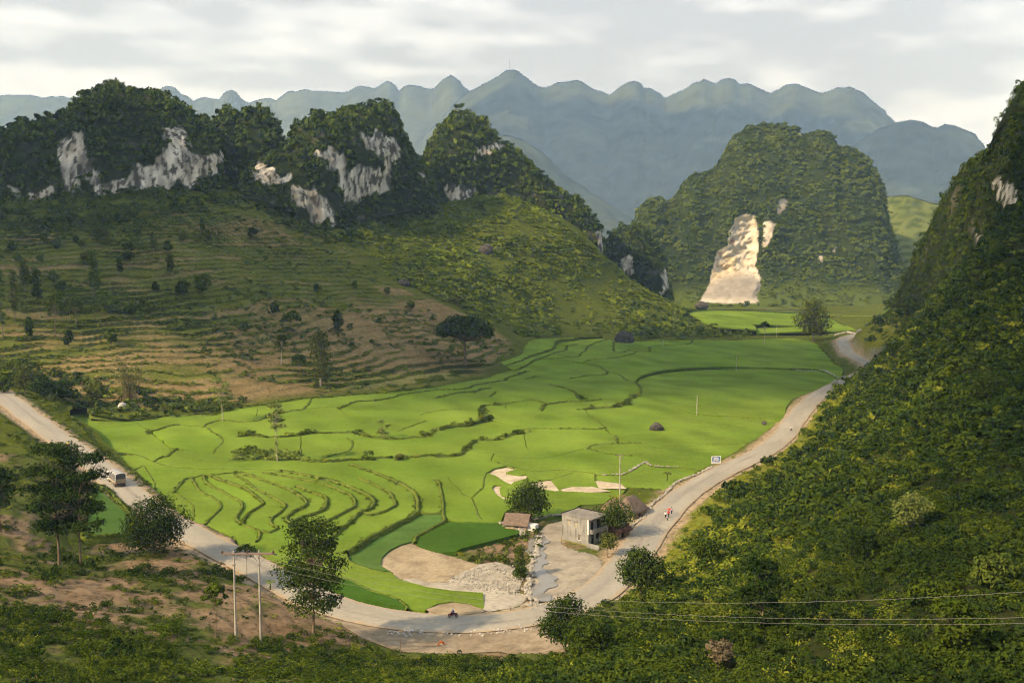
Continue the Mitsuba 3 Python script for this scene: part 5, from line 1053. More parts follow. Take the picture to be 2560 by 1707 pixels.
# trees scattered on the terraced hill, read off the photograph (foot x, foot y, top y, crown width)
HT = [(770, 1060, 700, 130, 't'), (300, 1100, 850, 110, 't'), (120, 1250, 880, 80, 't'), (24, 1400, 900, 70, 't'), (1050, 810, 620, 120, 'r'), (1255, 685, 540, 62, 't'), (1135, 630, 440, 60, 't'), (1370, 695, 590, 80, 'r'), (1495, 615, 530, 60, 'r'), (1655, 525, 410, 44, 't'),
      (2065, 590, 490, 84, 'r'), (810, 620, 468, 146, 'r'), (455, 1390, 1010, 136, 'u'), (1270, 1010, 930, 62, 'r'), (1390, 875, 720, 80, 't'), (885, 1190, 1018, 210, 'r'), (1062, 1195, 1100, 100, 'r'), (1165, 1135, 1066, 66, 'r'), (1660, 1035, 860, 146, 'r'), (1490, 1035, 910, 124, 'r'),
      (565, 1185, 1040, 60, 'u'), (620, 1285, 1056, 124, 'u'), (240, 1400, 1228, 74, 't'), (370, 625, 526, 74, 'r'), (175, 575, 506, 48, 'r'), (470, 665, 610, 52, 'r'), (670, 655, 588, 62, 'r'), (910, 1455, 1306, 124, 'r'), (500, 995, 930, 80, 'r'), (1700, 600, 486, 70, 'r'), (150, 770, 690, 70, 'r'), (620, 610, 550, 50, 'r'),
      (1740, 300, 190, 60, 'r'), (1330, 400, 300, 60, 't'), (2240, 1210, 1080, 80, 'r'), (200, 1000, 780, 90, 't'), (440, 960, 840, 90, 'r'), (980, 880, 740, 60, 't'), (700, 800, 690, 90, 'r'), (2000, 1330, 1250, 90, 'r'), (560, 1480, 1330, 90, 'r'), (1240, 1190, 1120, 80, 'r'), (330, 770, 690, 60, 'r'), (90, 690, 610, 60, 'r')]
HT2 = [(1440, 255, 150, 84, 'r'), (965, 75, 10, 50, 't'), (640, 105, 36, 44, 't'), (1830, 215, 130, 110, 'u'), (430, 450, 260, 190, 'u'), (820, 440, 270, 120, 't'), (1240, 130, 60, 60, 'r')]
LEAVES_ = ('leaf_mid', 'leaf_tree', 'leaf_olive'); TONE_ = ('mid green', 'dark', 'olive'); ht_list = []
for i, (x, y, t, w_, st) in enumerate(HT + HT2):
    sc_, ox, oy = (3.267, 0, 420) if i < len(HT) else (3.36, 600, 700)
    X, Y, H_, W_ = ox + x / sc_, oy + y / sc_, (y - t) / sc_, w_ / sc_
    col_ = ('at the left edge', 'in the left part', 'left of the middle', 'in the middle', 'in the right part')[int(np.searchsorted([60, 200, 330, 520], X))]
    row_ = ('high', 'half way up', 'low')[int(np.searchsorted([630, 760], Y))]
    ht_list.append((X, Y, H_, W_, st, i, f"{'large ' if H_ * W_ > 2400 else 'tiny ' if H_ * W_ < 500 else ''}{TONE_[(i * 7) % 3]} {({'t': 'narrow upright', 'r': 'rounded', 'u': 'spreading'})[st]} tree {row_} {col_} on the terraces"))
same_ = {}
for q in ht_list: same_.setdefault(q[6], []).append(q)
for lab_, qs in same_.items():
    qs.sort(key=lambda q: q[0])
    for j, (X, Y, H_, W_, st, i, _) in enumerate(qs):
        lab2 = lab_ if len(qs) == 1 else lab_ + (', left one' if j == 0 else ', right one' if j == len(qs) - 1 else ', middle one')
        tree('hillside_tree', lab2, X, Y, Y - H_, W_, H_ * (.78 if st == 't' else .66 if st == 'u' else .88), group='small trees on the terraced hill', style={'t': 'tall', 'r': 'round', 'u': 'umbrella'}[st], leaf=LEAVES_[(i * 7) % 3],
             n=int(170 + 1.6 * W_ * 3.3), size=.6, k=11, seed=100 + i, limbs=st == 'u', trunk_r=.2)
for i, (x, y, h_, w_) in enumerate([(30, 960, 60, 60), (62, 985, 70, 70), (110, 1000, 60, 66), (8, 985, 40, 40), (235, 1012, 62, 60), (160, 1000, 46, 70)]):
    tree('roadside_bush_tree', ['bushy tree at the top of the left road, nearest the picture edge but one', 'yellow green bushy tree above the left road', 'dark bushy tree between the left road and the terraced hill', 'low leafy tree at the left picture edge above the road', 'dark tree at the foot of the terraced hill left of the bamboo', 'wide dark bush right of the trees above the left road'][i], x, y, y - h_, w_, h_ * .9, style='round', leaf=('leaf_bush', 'leaf_olive', 'leaf_shade')[i % 3], n=600, size=.42, k=12, seed=200 + i)

# bamboo clump
b = pick(325, 1000); s = math.dist(b, CAM) / F
kb = thing('bamboo_clump', 'tall brownish bamboo clump with arching stems at the left foot of the terraces', 'bamboo')
g = np.random.default_rng(31); cs, ls = [], []
for i in range(46):
    a = g.uniform(0, 6.28); r0 = g.uniform(0, 3.0); H_ = g.uniform(60, 128) * s; sp = g.uniform(.5, 5.5)
    p0 = np.array([math.cos(a) * r0, math.sin(a) * r0, 0]); d = np.array([math.cos(a), math.sin(a), 0])
    pts = [p0 + d * sp * t ** 2.2 + [0, 0, H_ * (t - .12 * t ** 4)] for t in np.linspace(0, 1, 6)]
    cs.append(tube(pts, np.linspace(.09, .03, 6), 4))
    for t in g.uniform(.2, 1, 20):
        c = p0 + d * sp * t ** 2.2 + [0, 0, H_ * (t - .12 * t ** 4)]; ls.append(c + g.normal(0, .5, 3))
ls = np.array(ls)
part(kb, 'stem', xf(join(cs), b), 'leaf_dry', kind='stuff')
part(kb, 'foliage', xf(leaves(ls, np.tile([0, 0, .6], (len(ls), 1)), .5, 32, .3, 1.0), b), 'leaf_olive')

# banana and papaya plants
def banana(label, px, py, h_px, seed, n=9, leaf='leaf_bright'):
    b = pick(px, py); s = math.dist(b, CAM) / F; h = h_px * s; g = np.random.default_rng(seed)
    k = thing('banana_plant', label, 'banana plant')
    part(k, 'stem', xf(tube([[0, 0, -.2], [0, 0, h * .3], [.05, 0, h * .55]], [.16, .13, .1], 7), b), 'leaf_olive', smooth=True)
    for i in range(n):
        a = 2.4 * i + g.uniform(-.3, .3); l = h * g.uniform(.42, .62); d = np.array([math.cos(a), math.sin(a), 0]); sd = np.array([-math.sin(a), math.cos(a), 0]); V, Q = [], []
        for j, t in enumerate(np.linspace(0, 1, 6)):
            c = np.array([0, 0, h * .5]) + d * l * t * .8 + [0, 0, l * (1.1 * t - 1.0 * t * t * g.uniform(.7, 1.1))]; w_ = .34 * l * math.sin(math.pi * min(.97, .1 + t * .85)) * .5
            V += [c - sd * w_ - [0, 0, w_ * .3], c + [0, 0, 0], c + sd * w_ - [0, 0, w_ * .3]]
            if j: o = 3 * j; Q += [[o - 3, o - 2, o + 1, o], [o - 2, o - 1, o + 2, o + 1]]
        part(k, 'leaf', xf((np.array(V), np.array(Q)), b), leaf, smooth=True)
banana('banana plant with drooping leaves at the left edge above the road', 14, 962, 46, 41)
banana('banana plant behind the brown hut by the power pole', 1541, 1262, 34, 42)
banana('second banana plant by the power pole, left of the first', 1528, 1258, 28, 43)
banana('banana plant at the near side of the road by the twin power pole', 676, 1478, 36, 44, 8, 'leaf_lime')
banana('spiky palm-leaved plant in the paddy left of the blue road sign', 1668, 1199, 26, 45, 14, 'leaf_olive')
banana('leafy banana plant at the left end of the near hedge row', 598, 1160, 26, 46, 9, 'leaf_lime')

# ---------------------------------------------------------------- rocks
def boulder(label, px, py, w_px, h_px, seed, mat='stone_dark', pos=None, deep=.8):
    b = pick(px, py) if pos is None else pos; s = math.dist(b, CAM) / F
    k = thing('boulder', label, 'boulder')
    v, f = rock(seed, [w_px * s / 2, w_px * s / 2 * deep, h_px * s * .62], .34, 4); v[:, 2] += h_px * s * .30
    scene[k] = mikit.ply(xf((v, f), b), mat, smooth=35)
boulder('dark brown boulder alone in the right-hand paddy', 1642, 1078, 32, 22, 3)
boulder('black boulder on the end of the green slope before the quarry', 1753, 771, 32, 18, 4)
boulder('small dark stone in the paddy near the right road', 1910, 1061, 13, 9, 5)
boulder('dark rock outcrop overgrown with bushes at the top edge of the paddies', 1560, 858, 46, 32, 6, 'stone_dark', None, .6)
boulder('white rock at the foot of the bamboo clump', 306, 1022, 20, 16, 7, 'stone_white')
boulder('dark rock half buried on the brown slope above the flat-topped tree', 1010, 712, 32, 15, 8)
boulder('dark rocks in the shrubs high on the green slope', 1215, 636, 34, 24, 9, 'stone_dark', None, .5)
boulder('pale stone at the end of the far right road wall', 2088, 958, 12, 9, 10, 'stone')
def stones(name, label, cat, line, size, per_m, seed, mat='stone', wide=.35, high=1):
    """A row or heap of loose stones along a line on the ground."""
    p = resample(picks(line), .5); g = np.random.default_rng(seed); ms = []
    base_ = [rock(50 + j, [1, 1, .8], .3, 1) for j in range(4)]
    for i in range(int(len(p) * .5 * per_m)):
        c = p[g.integers(0, len(p))] + [g.normal(0, wide), g.normal(0, wide), 0]; sz = size * g.uniform(.55, 1.3)
        c[2] = floor_level(c) + .35 if shapely.contains_xy(all_rice, c[0], c[1]) else float(land_h(c[None, :2])[0])
        c[2] = max(c[2], float(base_h(c[None, :2])[0][0]) + .15) + sz * .3 + g.uniform(0, high - 1 + 1e-6) * size
        ms.append(xf(base_[i % 4], c, g.uniform(0, 6), sz))
    k = thing(name, label, cat); part(k, 'stones', join(ms), mat, kind='stuff')
stones('stone_row', 'row of pale stones along the paddy edge behind the near power pole', 'stone row', [(1486, 1189), (1549, 1187), (1575, 1178), (1597, 1165), (1615, 1156), (1627, 1165), (1710, 1167)], .26, 2.2, 1, 'stone', .2)
stones('stone_wall', 'rough stone wall below the small thatched hut', 'stone wall', [(1252, 1313), (1275, 1322), (1295, 1328), (1307, 1336), (1310, 1345)], .34, 7, 2, 'stone', .35, 2.2)
stones('stone_wall', 'low stone wall between the small hut and the concrete house', 'stone wall', [(1332, 1302), (1360, 1296), (1385, 1292), (1405, 1291)], .3, 6, 3, 'stone', .2, 2)
stones('stone_wall', 'broken stone wall along the stream beside the dirt yard', 'stone wall', [(1352, 1345), (1345, 1375), (1338, 1395), (1326, 1425), (1326, 1450), (1318, 1480), (1330, 1505)], .34, 5.5, 4, 'stone', .35, 2)
stones('stone_wall', 'low stone kerb wall along the road right of the houses', 'stone wall', [(1566, 1330), (1590, 1310), (1617, 1288), (1632, 1262), (1660, 1240), (1672, 1224)], .26, 5, 5, 'stone', .2, 1.6)
stones('stone_wall', 'stone edging along the left side of the right-hand road below the sign', 'stone wall', [(1672, 1224), (1700, 1203), (1740, 1188), (1780, 1168)], .26, 4, 6, 'stone', .25, 1.3)
stones('rubble_heap', 'scattered pale rubble on the stony ground beside the stream', 'rubble', [(1150, 1450), (1180, 1440), (1215, 1425), (1260, 1425), (1280, 1450), (1240, 1462), (1180, 1465), (1260, 1475), (1290, 1478)], .2, 14, 7, 'stone', 1.4, 1)
stones('rubble_heap', 'heap of pale stones on the dirt lay-by below the road', 'rubble', [(975, 1585), (1010, 1588), (1035, 1580), (1060, 1585)], .2, 7, 8, 'stone_white', .6, 1.3)
stones('rubble_heap', 'scatter of white stones at the outer road edge right of the stone heap', 'rubble', [(1100, 1587), (1170, 1584), (1215, 1580), (1250, 1582), (1320, 1572)], .2, 3, 9, 'stone_white', .7, 1)
stones('rubble_heap', 'loose stones where the stream meets the road', 'rubble', [(1318, 1478), (1330, 1500), (1345, 1515), (1322, 1520)], .28, 7, 10, 'stone', .6, 1.4)
stones('stone_wall', 'pale stone parapet at the far bend of the road', 'stone wall', [(2088, 840), (2100, 836), (2120, 832), (2150, 830)], .6, 3.5, 11, 'stone', .4, 1.6)
stones('stone_row', 'thin line of stones across the far right paddy', 'stone row', [(1975, 932), (2000, 934), (2060, 936), (2112, 943)], .35, 1.6, 12, 'stone', .3)
stones('loose_stones', 'small white stones strewn over the brown near slope', 'stones', [(260, 1385), (340, 1400), (420, 1440), (520, 1470), (600, 1540), (480, 1560), (300, 1520), (120, 1460), (60, 1500), (250, 1600), (700, 1640), (800, 1650)], .085, .45, 13, 'stone', 5.0)

# ---------------------------------------------------------------- the concrete house
scene['concrete'] = diffuse(lambda p, n, uv: mix((0.20, 0.203, 0.194), (0.335, 0.337, 0.325), dr.clip(fbm(p.x * .9 + p.y * .4, p.z * .5, 2, 4) * 1.5 - .2, 0, 1)) * (1 - .40 * smoothstep(.55, .75, fbm((p.x - p.y) * 2.2, p.z * .35, 5, 4)) - .22 * smoothstep(1.6, .4, p.z + 1.2 * noise(p.x * 2, p.y * 2))))
scene['roof_grey'] = soil((0.15, 0.14, 0.125), (0.25, 0.235, 0.21), 1.5)
scene['whitewash'] = flat(.62, .615, .59); scene['dark_void'] = flat(.03, .028, .025); scene['shutter'] = flat(.36, .335, .26); scene['moss'] = soil((.10, .12, .03), (.26, .23, .10), .7)
scene['thatch'] = diffuse(lambda p, n, uv: mix((0.085, 0.062, 0.048), (0.235, 0.185, 0.150), fbm(p.x * 2.6, p.y * 2.6, p.z * .8, 4)))
scene['tile_red'] = diffuse(lambda p, n, uv: mix((0.075, 0.040, 0.034), (0.16, 0.085, 0.068), fbm(p.x * 3, p.y * 3, p.z * 2, 3)))
scene['clay_wall'] = soil((.30, .22, .14), (.46, .36, .25), .8); scene['tin'] = flat(.60, .61, .62); scene['old_wood'] = soil((.13, .09, .06), (.26, .19, .13), .5)
HA, HU, HV = np.array([11.1, 218.4]), np.array([.76, -.65]), np.array([.65, .76])
hrot = math.atan2(HU[1], HU[0]); HZ = float(base_h(HA[None] + HU * 3 + HV * 2)[0][0]) + .15
hp = lambda m: xf(m, (HA[0], HA[1], HZ), hrot)
cube = lambda x0, x1, y0, y1, z0, z1: m3.Manifold.cube((x1 - x0, y1 - y0, z1 - z0), False).translate((x0, y0, z0))
Lh, Wh, Hh = 7.2, 6.0, 5.9
H = thing('concrete_house', 'two-storey grey concrete house with a flat roof and balcony beside the road', 'house')
wall = cube(0, Lh, 0, Wh, -.6, Hh) - cube(.25, Lh - .25, .25, Wh - .25, .1, Hh + 1)
wins = [(1.5, 2.3, 3.65, 4.85), (3.4, 4.2, 3.55, 4.75), (4.55, 5.15, .95, 2.0)]
for x0, x1, z0, z1 in wins: wall -= cube(x0, x1, -.5, .6, z0, z1)
doors = [(1.2, 2.2, .1, 2.3), (3.0, 4.1, .9, 2.2), (1.0, 2.1, 3.1, 5.2), (3.2, 4.6, 3.1, 5.2)]
for y0, y1, z0, z1 in doors: wall -= cube(Lh - .6, Lh + .5, y0, y1, z0, z1)
part(H, 'wall', hp(mf(wall)), 'concrete')
part(H, 'roof', hp(box(-.18, Lh + .9, -.18, Wh + .18, Hh, Hh + .16, .03)), 'roof_grey')
rk_ = fresh(H + '__roof__parapet'); scene[rk_] = mikit.ply(hp(join([box(-.20, Lh + .92, Wh + .06, Wh + .2, Hh + .162, Hh + .36), box(-.2, -.06, -.2, Wh + .056, Hh + .162, Hh + .30)])), 'dark_void')
for i, (x0, x1, z0, z1) in enumerate(wins):
    w_ = part(H, 'window', hp(box(x0 - .02, x1 + .02, .06 if i < 2 else .16, .20, z0 - .02, z1 + .02)), 'shutter' if i < 2 else 'dark_void')
    k = fresh(w_ + '__lintel'); scene[k] = mikit.ply(hp(box(x0 - .18, x1 + .18, -.22, -.003, z1 + .04, z1 + .17, .02)), 'roof_grey')
    k = fresh(w_ + '__frame'); scene[k] = mikit.ply(hp(join([box(x0 - .09, x0 - .0, -.03, .05, z0 - .08, z1 + .03), box(x1, x1 + .09, -.03, .05, z0 - .08, z1 + .03), box(x0 + .002, x1 - .002, -.03, .05, z0 - .08, z0 - .0), box((x0 + x1) / 2 - .03, (x0 + x1) / 2 + .03, .045, .052, z0, z1)])), 'concrete' if i < 2 else 'whitewash')
for i, (y0, y1, z0, z1) in enumerate(doors):
    part(H, 'door' if i in (0, 2) else 'window', hp(box(Lh - .22, Lh - .16, y0, y1, z0, z1)), 'dark_void')
part(H, 'balcony', hp(join([box(Lh + .003, Lh + 1.1, .2, Wh, 2.75, 2.95, .02), box(Lh + .98, Lh + 1.1, .35, Wh, 2.953, 3.75), box(Lh + .003, Lh + .977, .2, .32, 2.953, 3.75)])), 'concrete')
part(H, 'pillar', hp(box(Lh - .22, Lh + .22, -.12, .19, 2.6, Hh - .003, .03)), 'whitewash', label='white upper corner pillar')
part(H, 'pillar', hp(box(Lh + .80, Lh + 1.06, Wh - .3, Wh, -.4, 2.74, .02)), 'concrete')
part(H, 'plinth', hp(box(-.12, Lh + .1, -.16, -.004, -.8, .22, .03)), 'moss')
part(H, 'water_pipe', hp(tube([[Lh + .08, -.09, 0], [Lh + .08, -.09, 2.6]], .05, 8)), 'whitewash', smooth=True)
yw = thing('yard_wall', 'short grey concrete wall in front of the balcony side of the house', 'wall')
scene[yw] = mikit.ply(hp(box(Lh + .3, Lh + 3.6, -.9, -.72, -.6, 1.0, .03)), 'concrete')
# thatched huts and the tiled shed
def hut(name, label, cx, cy, l, w, hw, hr, rot, roof_mat, wall_mat, over=.5, hip=0.0, seed=1):
    z = float(base_h(np.array([[cx, cy]]))[0][0]) + .1; k = thing(name, label, 'hut'); P_ = lambda m: xf(m, (cx, cy, z), rot)
    gable = np.array([[x, y, zz] for x in (-l / 2, l / 2) for y, zz in ((-w / 2, -.4), (w / 2, -.4), (w / 2, hw), (0, hw + hr * .92 * (1 - hip)), (-w / 2, hw))]); 
    gm = m3.Manifold.hull_points(gable) - cube(-.5, .5, -w / 2 - 1, -w / 2 + .4, -.1, 1.8)
    part(k, 'wall', P_(mf(gm)), wall_mat)
    part(k, 'door', P_(box(-.5, .5, -w / 2 + .3, -w / 2 + .36, -.1, 1.8)), 'dark_void')
    nx, ny = 26, 22; U, V_ = np.meshgrid(np.linspace(-1, 1, nx), np.linspace(-1, 1, ny)); lx, wy = l / 2 + over, w / 2 + over
    edge_ = np.clip((1 - np.abs(U)) / max(hip, 1e-3), 0, 1) if hip else 1.0
    hh = np.minimum((1 - np.abs(V_)), edge_) if hip else (1 - np.abs(V_))
    zt_ = hw - .35 + (hr + .35) * hh ** .92
    pts = np.stack([U * lx, V_ * wy, zt_], -1).reshape(-1, 3)
    n_ = (meshkit.fbm(pts * [1.2, 2.5, 2.5] + seed * 3, 4, seed) - .5)
    tp = pts + np.c_[np.zeros(len(pts)), np.zeros(len(pts)), n_ * .34]; bt = tp - [0, 0, .22]
    i = np.arange(ny - 1)[:, None] * nx + np.arange(nx - 1)[None]; f = np.stack([i, i + 1, i + nx + 1, i + nx], -1).reshape(-1, 4); N_ = len(tp)
    ring = np.r_[np.arange(nx), np.arange(1, ny) * nx + nx - 1, (ny - 1) * nx + np.arange(nx - 2, -1, -1), np.arange(ny - 2, 0, -1) * nx]
    sd = np.stack([np.roll(ring, -1), ring, ring + N_, np.roll(ring, -1) + N_], -1)
    part(k, 'roof', P_((np.vstack([tp, bt]), np.vstack([f, f[:, ::-1] + N_, sd]))), roof_mat, smooth=40)
    return k, z
q = at_z(1295, 1322, .4)
hk, hz = hut('thatched_hut', 'small hut with a brown thatched roof among bushes at the paddy corner', q[0], q[1] + 2.0, 5.0, 4.2, 1.7, 1.9, -.25, 'thatch', 'clay_wall', .5, 0, 3)
part(hk, 'lean_to', xf(box(2.9, 5.0, -1.2, .6, -.3, 1.5, .02), (q[0], q[1] + 2.0, hz), -.45), 'tin', label='pale grey lean-to wall')
q = at_z(1578, 1296, .6)
hut('thatched_hut', 'larger brown thatched hut with a rounded roof beside the road', q[0], q[1] + 3.0, 6.2, 5.6, 1.8, 3.0, .9, 'thatch', 'clay_wall', .6, .55, 4)
q = at_z(1543, 1347, .6)
sk_, _ = hut('tiled_shed', 'dark open shed with a rusty red roof right of the concrete house', q[0], q[1] + 2.2, 4.6, 4.0, 1.9, 1.0, .75, 'tile_red', 'old_wood', .5, 0, 5)
q = at_z(1545, 1290, .6)
hut('straw_shelter', 'pale straw shelter behind the trees by the near power pole', q[0] - 1.5, q[1] + 4, 3.2, 2.8, 1.0, 1.8, .3, 'leaf_dry', 'old_wood', .3, .5, 6)

# ---------------------------------------------------------------- road sign
scene['sign_white'] = rough(.82, .82, .80, .4); scene['sign_blue'] = rough(.05, .13, .36, .4); scene['steel'] = two({'type': 'principled', 'base_color': {'type': 'rgb', 'value': [.45, .46, .47]}, 'roughness': .45, 'metallic': .6})
b = at_z(1790, 1166, .6); SG = thing('road_sign', 'blue and white signboard standing at the left edge of the right-hand road', 'sign')
sp_ = lambda m: xf(m, b, .22)
part(SG, 'panel', sp_(box(-1.5, 1.5, -.03, .03, .9, 3.15, .02)), 'sign_white')
k = fresh(SG + '__panel__blue_field'); scene[k] = mikit.ply(sp_(box(-1.25, 1.25, -.042, -.032, 1.62, 2.95)), 'sign_blue')
k = fresh(SG + '__panel__marking'); scene[k] = mikit.ply(sp_(join([box(-.85, .75, -.05, -.043, 2.50, 2.74), box(-.75, .95, -.05, -.043, 1.95, 2.28), box(-1.05, -.85, -.05, -.043, 1.98, 2.2)])), 'sign_white', )
k = fresh(SG + '__panel__stripe'); scene[k] = mikit.ply(sp_(box(-1.25, 1.2, -.042, -.032, 1.18, 1.36)), 'sign_blue')
for x in (-1.2, 1.2): part(SG, 'post', sp_(tube([[x, .08, -.8], [x, .08, 3.1]], .06, 8)), 'steel', smooth=True)

# ---------------------------------------------------------------- poles and cables
scene['pole_grey'] = diffuse(lambda p, n, uv: mix((0.30, 0.285, 0.25), (0.46, 0.44, 0.39), noise(p.x * 2, p.y * 2, p.z * .7)))
scene['insulator'] = rough(.10, .06, .05, .25); scene['wire'] = rough(.22, .22, .22, .6); scene['arm_rust'] = rough(.20, .15, .12, .7)
def pole(label, px, py, top, arms=2, ang=0.0, r=.13):
    b = pick(px, py); s = math.dist(b, CAM) / F; h = (py - top) * s / .985; k = thing('power_pole', label, 'utility pole')
    part(k, 'post', xf(tube([[0, 0, -.6], [0, 0, h * .5], [0, 0, h]], [r * 1.3, r * 1.05, r * .75], 9), b), 'pole_grey', smooth=50)
    for a in range(arms):
        z = h - .25 - a * .75; l = 1.1 - .2 * a
        c = part(k, 'crossarm', xf(box(-l, l, -.06, .06, z - .06, z + .06), b, ang), 'arm_rust')
        for x in (-l + .1, 0, l - .1):
            kk = fresh(c + '__insulator'); scene[kk] = mikit.ply(xf(tube([[x, 0, z + .06], [x, 0, z + .2], [x, 0, z + .26]], [.05, .07, .04], 7), b, ang), 'insulator')
    return b, h
pole('tall power pole with two crossarms behind the thatched huts', 1549, 1256, 1138, 2, .1, .14)
pole('power pole in the middle right paddy above the dark boulder', 1742, 1046, 989, 1, .2)
pole('more distant power pole further back in the right paddy', 1840, 933, 888, 1, .2)
pole('farthest power pole, beside the thin-stemmed tree', 1941, 842, 815, 1, .2)
pole('thin grey pole in the paddy by the top hedge', 1659, 871, 848, 0, 0, .1)
b1, b2 = pick(590, 1600), pick(655, 1612)
b2[1] = b1[1] + .4; b2[2] = float(land_h(b2[None, :2])[0])
s = math.dist(b1, CAM) / F; hz1 = b1[2] + 196 * s / .95
HP = thing('twin_power_pole', 'twin concrete power pole joined by a crossarm on the near left slope', 'utility pole')
for bb in (b1, b2):
    part(HP, 'post', tube([bb + [0, 0, -.7], [bb[0], bb[1], (bb[2] + hz1) / 2], [bb[0], bb[1], hz1 + .35]], [.19, .15, .11], 10), 'pole_grey', smooth=50)
az = hz1 - .05; xl, xr = b1[0] - 1.75, b2[0] + 2.3; yv = b1[1] - .22
arm = part(HP, 'crossarm', join([box(xl, xr, yv - .07, yv + .07, az - .09, az + .09), box(xl, xr, yv + .36, yv + .50, az - .088, az + .088)]), 'arm_rust')
for br_ in (tube([[b2[0] + .1, yv, az - 1.5], [b2[0] + 1.6, yv, az - .1]], .045, 6), tube([[b2[0] - .1, yv, az - 1.1], [b2[0] - .8, yv, az - .1]], .04, 6), tube([[b1[0] + .1, yv, az - 1.1], [b1[0] + .8, yv, az - .1]], .04, 6)): part(HP, 'brace', br_, 'arm_rust')
part(HP, 'clamp', box(b1[0] - .24, b1[0] + .24, b1[1] - .2, b1[1] + .2, az - 1.75, az - 1.6, .03), 'arm_rust')
part(HP, 'clamp', box(b2[0] - .2, b2[0] + .2, b2[1] - .2, b2[1] + .2, az - 1.85, az - 1.7, .03), 'arm_rust')
tips = []
for x in (xl + .1, (b1[0] + b2[0]) / 2 + .2, xr - .1):
    kk = fresh(arm + '__insulator')
    scene[kk] = mikit.ply(join([tube([[x, yv, az], [x + .12, yv + .1, az + .05]] if 0 else [[x, yv + o, az + .1], [x, yv + o, az + .42]], [.10, .07], 8) for o in (0, .42)] + [tube([[x, yv + .2, az - .05], [x + .55, yv + .3, az - .18]], [.09, .09], 7)]), 'insulator')
    tips.append(np.array([x + .55, yv + .3, az - .18]))
ends = [at_d(3200, 1425, 62), at_d(3200, 1520, 60), at_d(3200, 1538, 58)]
mids = [(1750, 1506), (1750, 1538), (1750, 1551)]
for i in range(3):
    a_, e_ = tips[2 - i if i < 1 else (1 if i == 1 else 0)], ends[i]
    t = np.linspace(0, 1, 40)[:, None]; ln = a_ * (1 - t) + e_ * t
    pj = project(ln); k_ = int(np.argmin(np.abs(pj[:, 0] - mids[i][0]))); want = at_d(*mids[i], ln[k_, 1]); tt_ = t[k_, 0]
    sag = (ln[k_, 2] - want[2]) / (4 * tt_ * (1 - tt_)); ln[:, 2] -= sag * (4 * t * (1 - t))[:, 0]
    k = thing('power_cable', ['uppermost of the three thin power cables crossing the right hillside', 'middle one of the three thin power cables crossing the right hillside', 'lowest of the three thin power cables crossing the right hillside'][i], 'cable')
    scene[k] = mikit.ply(tube(ln, .011, 5), 'wire', smooth=True)
# mast on the highest far mountain
b = at_d(1274, 178, 7600); MT = thing('radio_mast', 'thin lattice radio mast on the highest top of the far mountain range', 'mast')
ms = []
for a in range(3):
    o = [(math.cos(a * 2.09) * 1.6, math.sin(a * 2.09) * 1.6) for _ in (0,)][0]
    ms.append(tube([[o[0], o[1], -8], [o[0] * .4, o[1] * .4, 34]], [.45, .3], 5))
for z_ in range(0, 34, 3):
    q_ = 1 - .6 * z_ / 34
    ring = [[math.cos(a * 2.09) * 1.6 * q_, math.sin(a * 2.09) * 1.6 * q_, z_ + (a % 2) * 2.5] for a in range(4)]; ms.append(tube(ring, .2, 4))
part(MT, 'lattice', xf(join(ms), b, 0, 2.3), 'steel')
part(MT, 'antenna', xf(tube([[0, 0, 33], [0, 0, 42]], [.35, .2], 6), b, 0, 2.3), 'steel'); part(MT, 'platform', xf(disc_mesh(2.2, .8), b + [0, 0, 37], 0, 2.3), 'steel')

# ---------------------------------------------------------------- truck
scene['cab_white'] = rough(.78, .78, .76, .3); scene['tarp_grey'] = diffuse(lambda p, n, uv: mix((.13, .135, .15), (.22, .225, .24), fbm(p.x * 1.5, p.y * 1.5, p.z * 2, 3))); scene['tarp_top'] = diffuse(lambda p, n, uv: mix((.30, .30, .31), (.40, .40, .41), fbm(p.x, p.y, p.z, 3)))
scene['rubber'] = rough(.03, .03, .03, .8); scene['chassis'] = rough(.06, .06, .065, .6); scene['plank'] = soil((.30, .26, .19), (.44, .39, .29), .6); scene['glass_dark'] = rough(.04, .05, .06, .1); scene['lamp_red'] = rough(.5, .05, .04, .3)
i = int(np.argmin(np.linalg.norm(project(RC) - [296, 1218], axis=1))); tl = RC[i] - RN[i] * 1.5 * (1 if RN[i][0] < 0 else -1); tl = at_z(292, 1210, RC[i][2] + .05); dirv = -RT[i]; trot = math.atan2(dirv[1], dirv[0])
TK = thing('truck', 'grey covered truck with a white cab driving up the left road', 'truck'); tp_ = lambda m: xf(m, tl, trot, 1.12)
cabm = m3.Manifold.hull_points(np.array([[x, y, z] for y in (-1.08, 1.08) for x, z in ((3.9, .75), (3.95, 1.6), (3.6, 2.55), (2.35, 2.6), (2.3, .75))]))
part(TK, 'cab', tp_(mf(cabm)), 'cab_white')
for y in (-1, 1): part(TK, 'side_window', tp_(box(2.7, 3.5, y * 1.09 - .012, y * 1.09 + .012, 1.65, 2.3)), 'glass_dark')
part(TK, 'windscreen', tp_((np.array([[3.97, -.95, 1.62], [3.97, .95, 1.62], [3.66, .92, 2.48], [3.66, -.92, 2.48]]), np.array([[0, 1, 2, 3]]))), 'glass_dark')
part(TK, 'chassis', tp_(box(-3.2, 3.7, -.55, .55, .55, .85)), 'chassis')
bd = part(TK, 'load_bed', tp_(join([box(-3.3, 2.15, -1.15, 1.15, .87, 1.0), box(-3.3, 2.15, -1.18, -1.08, 1.003, 1.35), box(-3.3, 2.15, 1.08, 1.18, 1.003, 1.35)])), 'plank')
cs_ = [(math.cos(t) * 1.16 if abs(math.cos(t)) > .01 else 0, 2.75 + math.sin(t) * .42) for t in np.linspace(0, math.pi, 13)]
prof = [(1.16, 1.36)] + cs_ + [(-1.16, 1.36)]
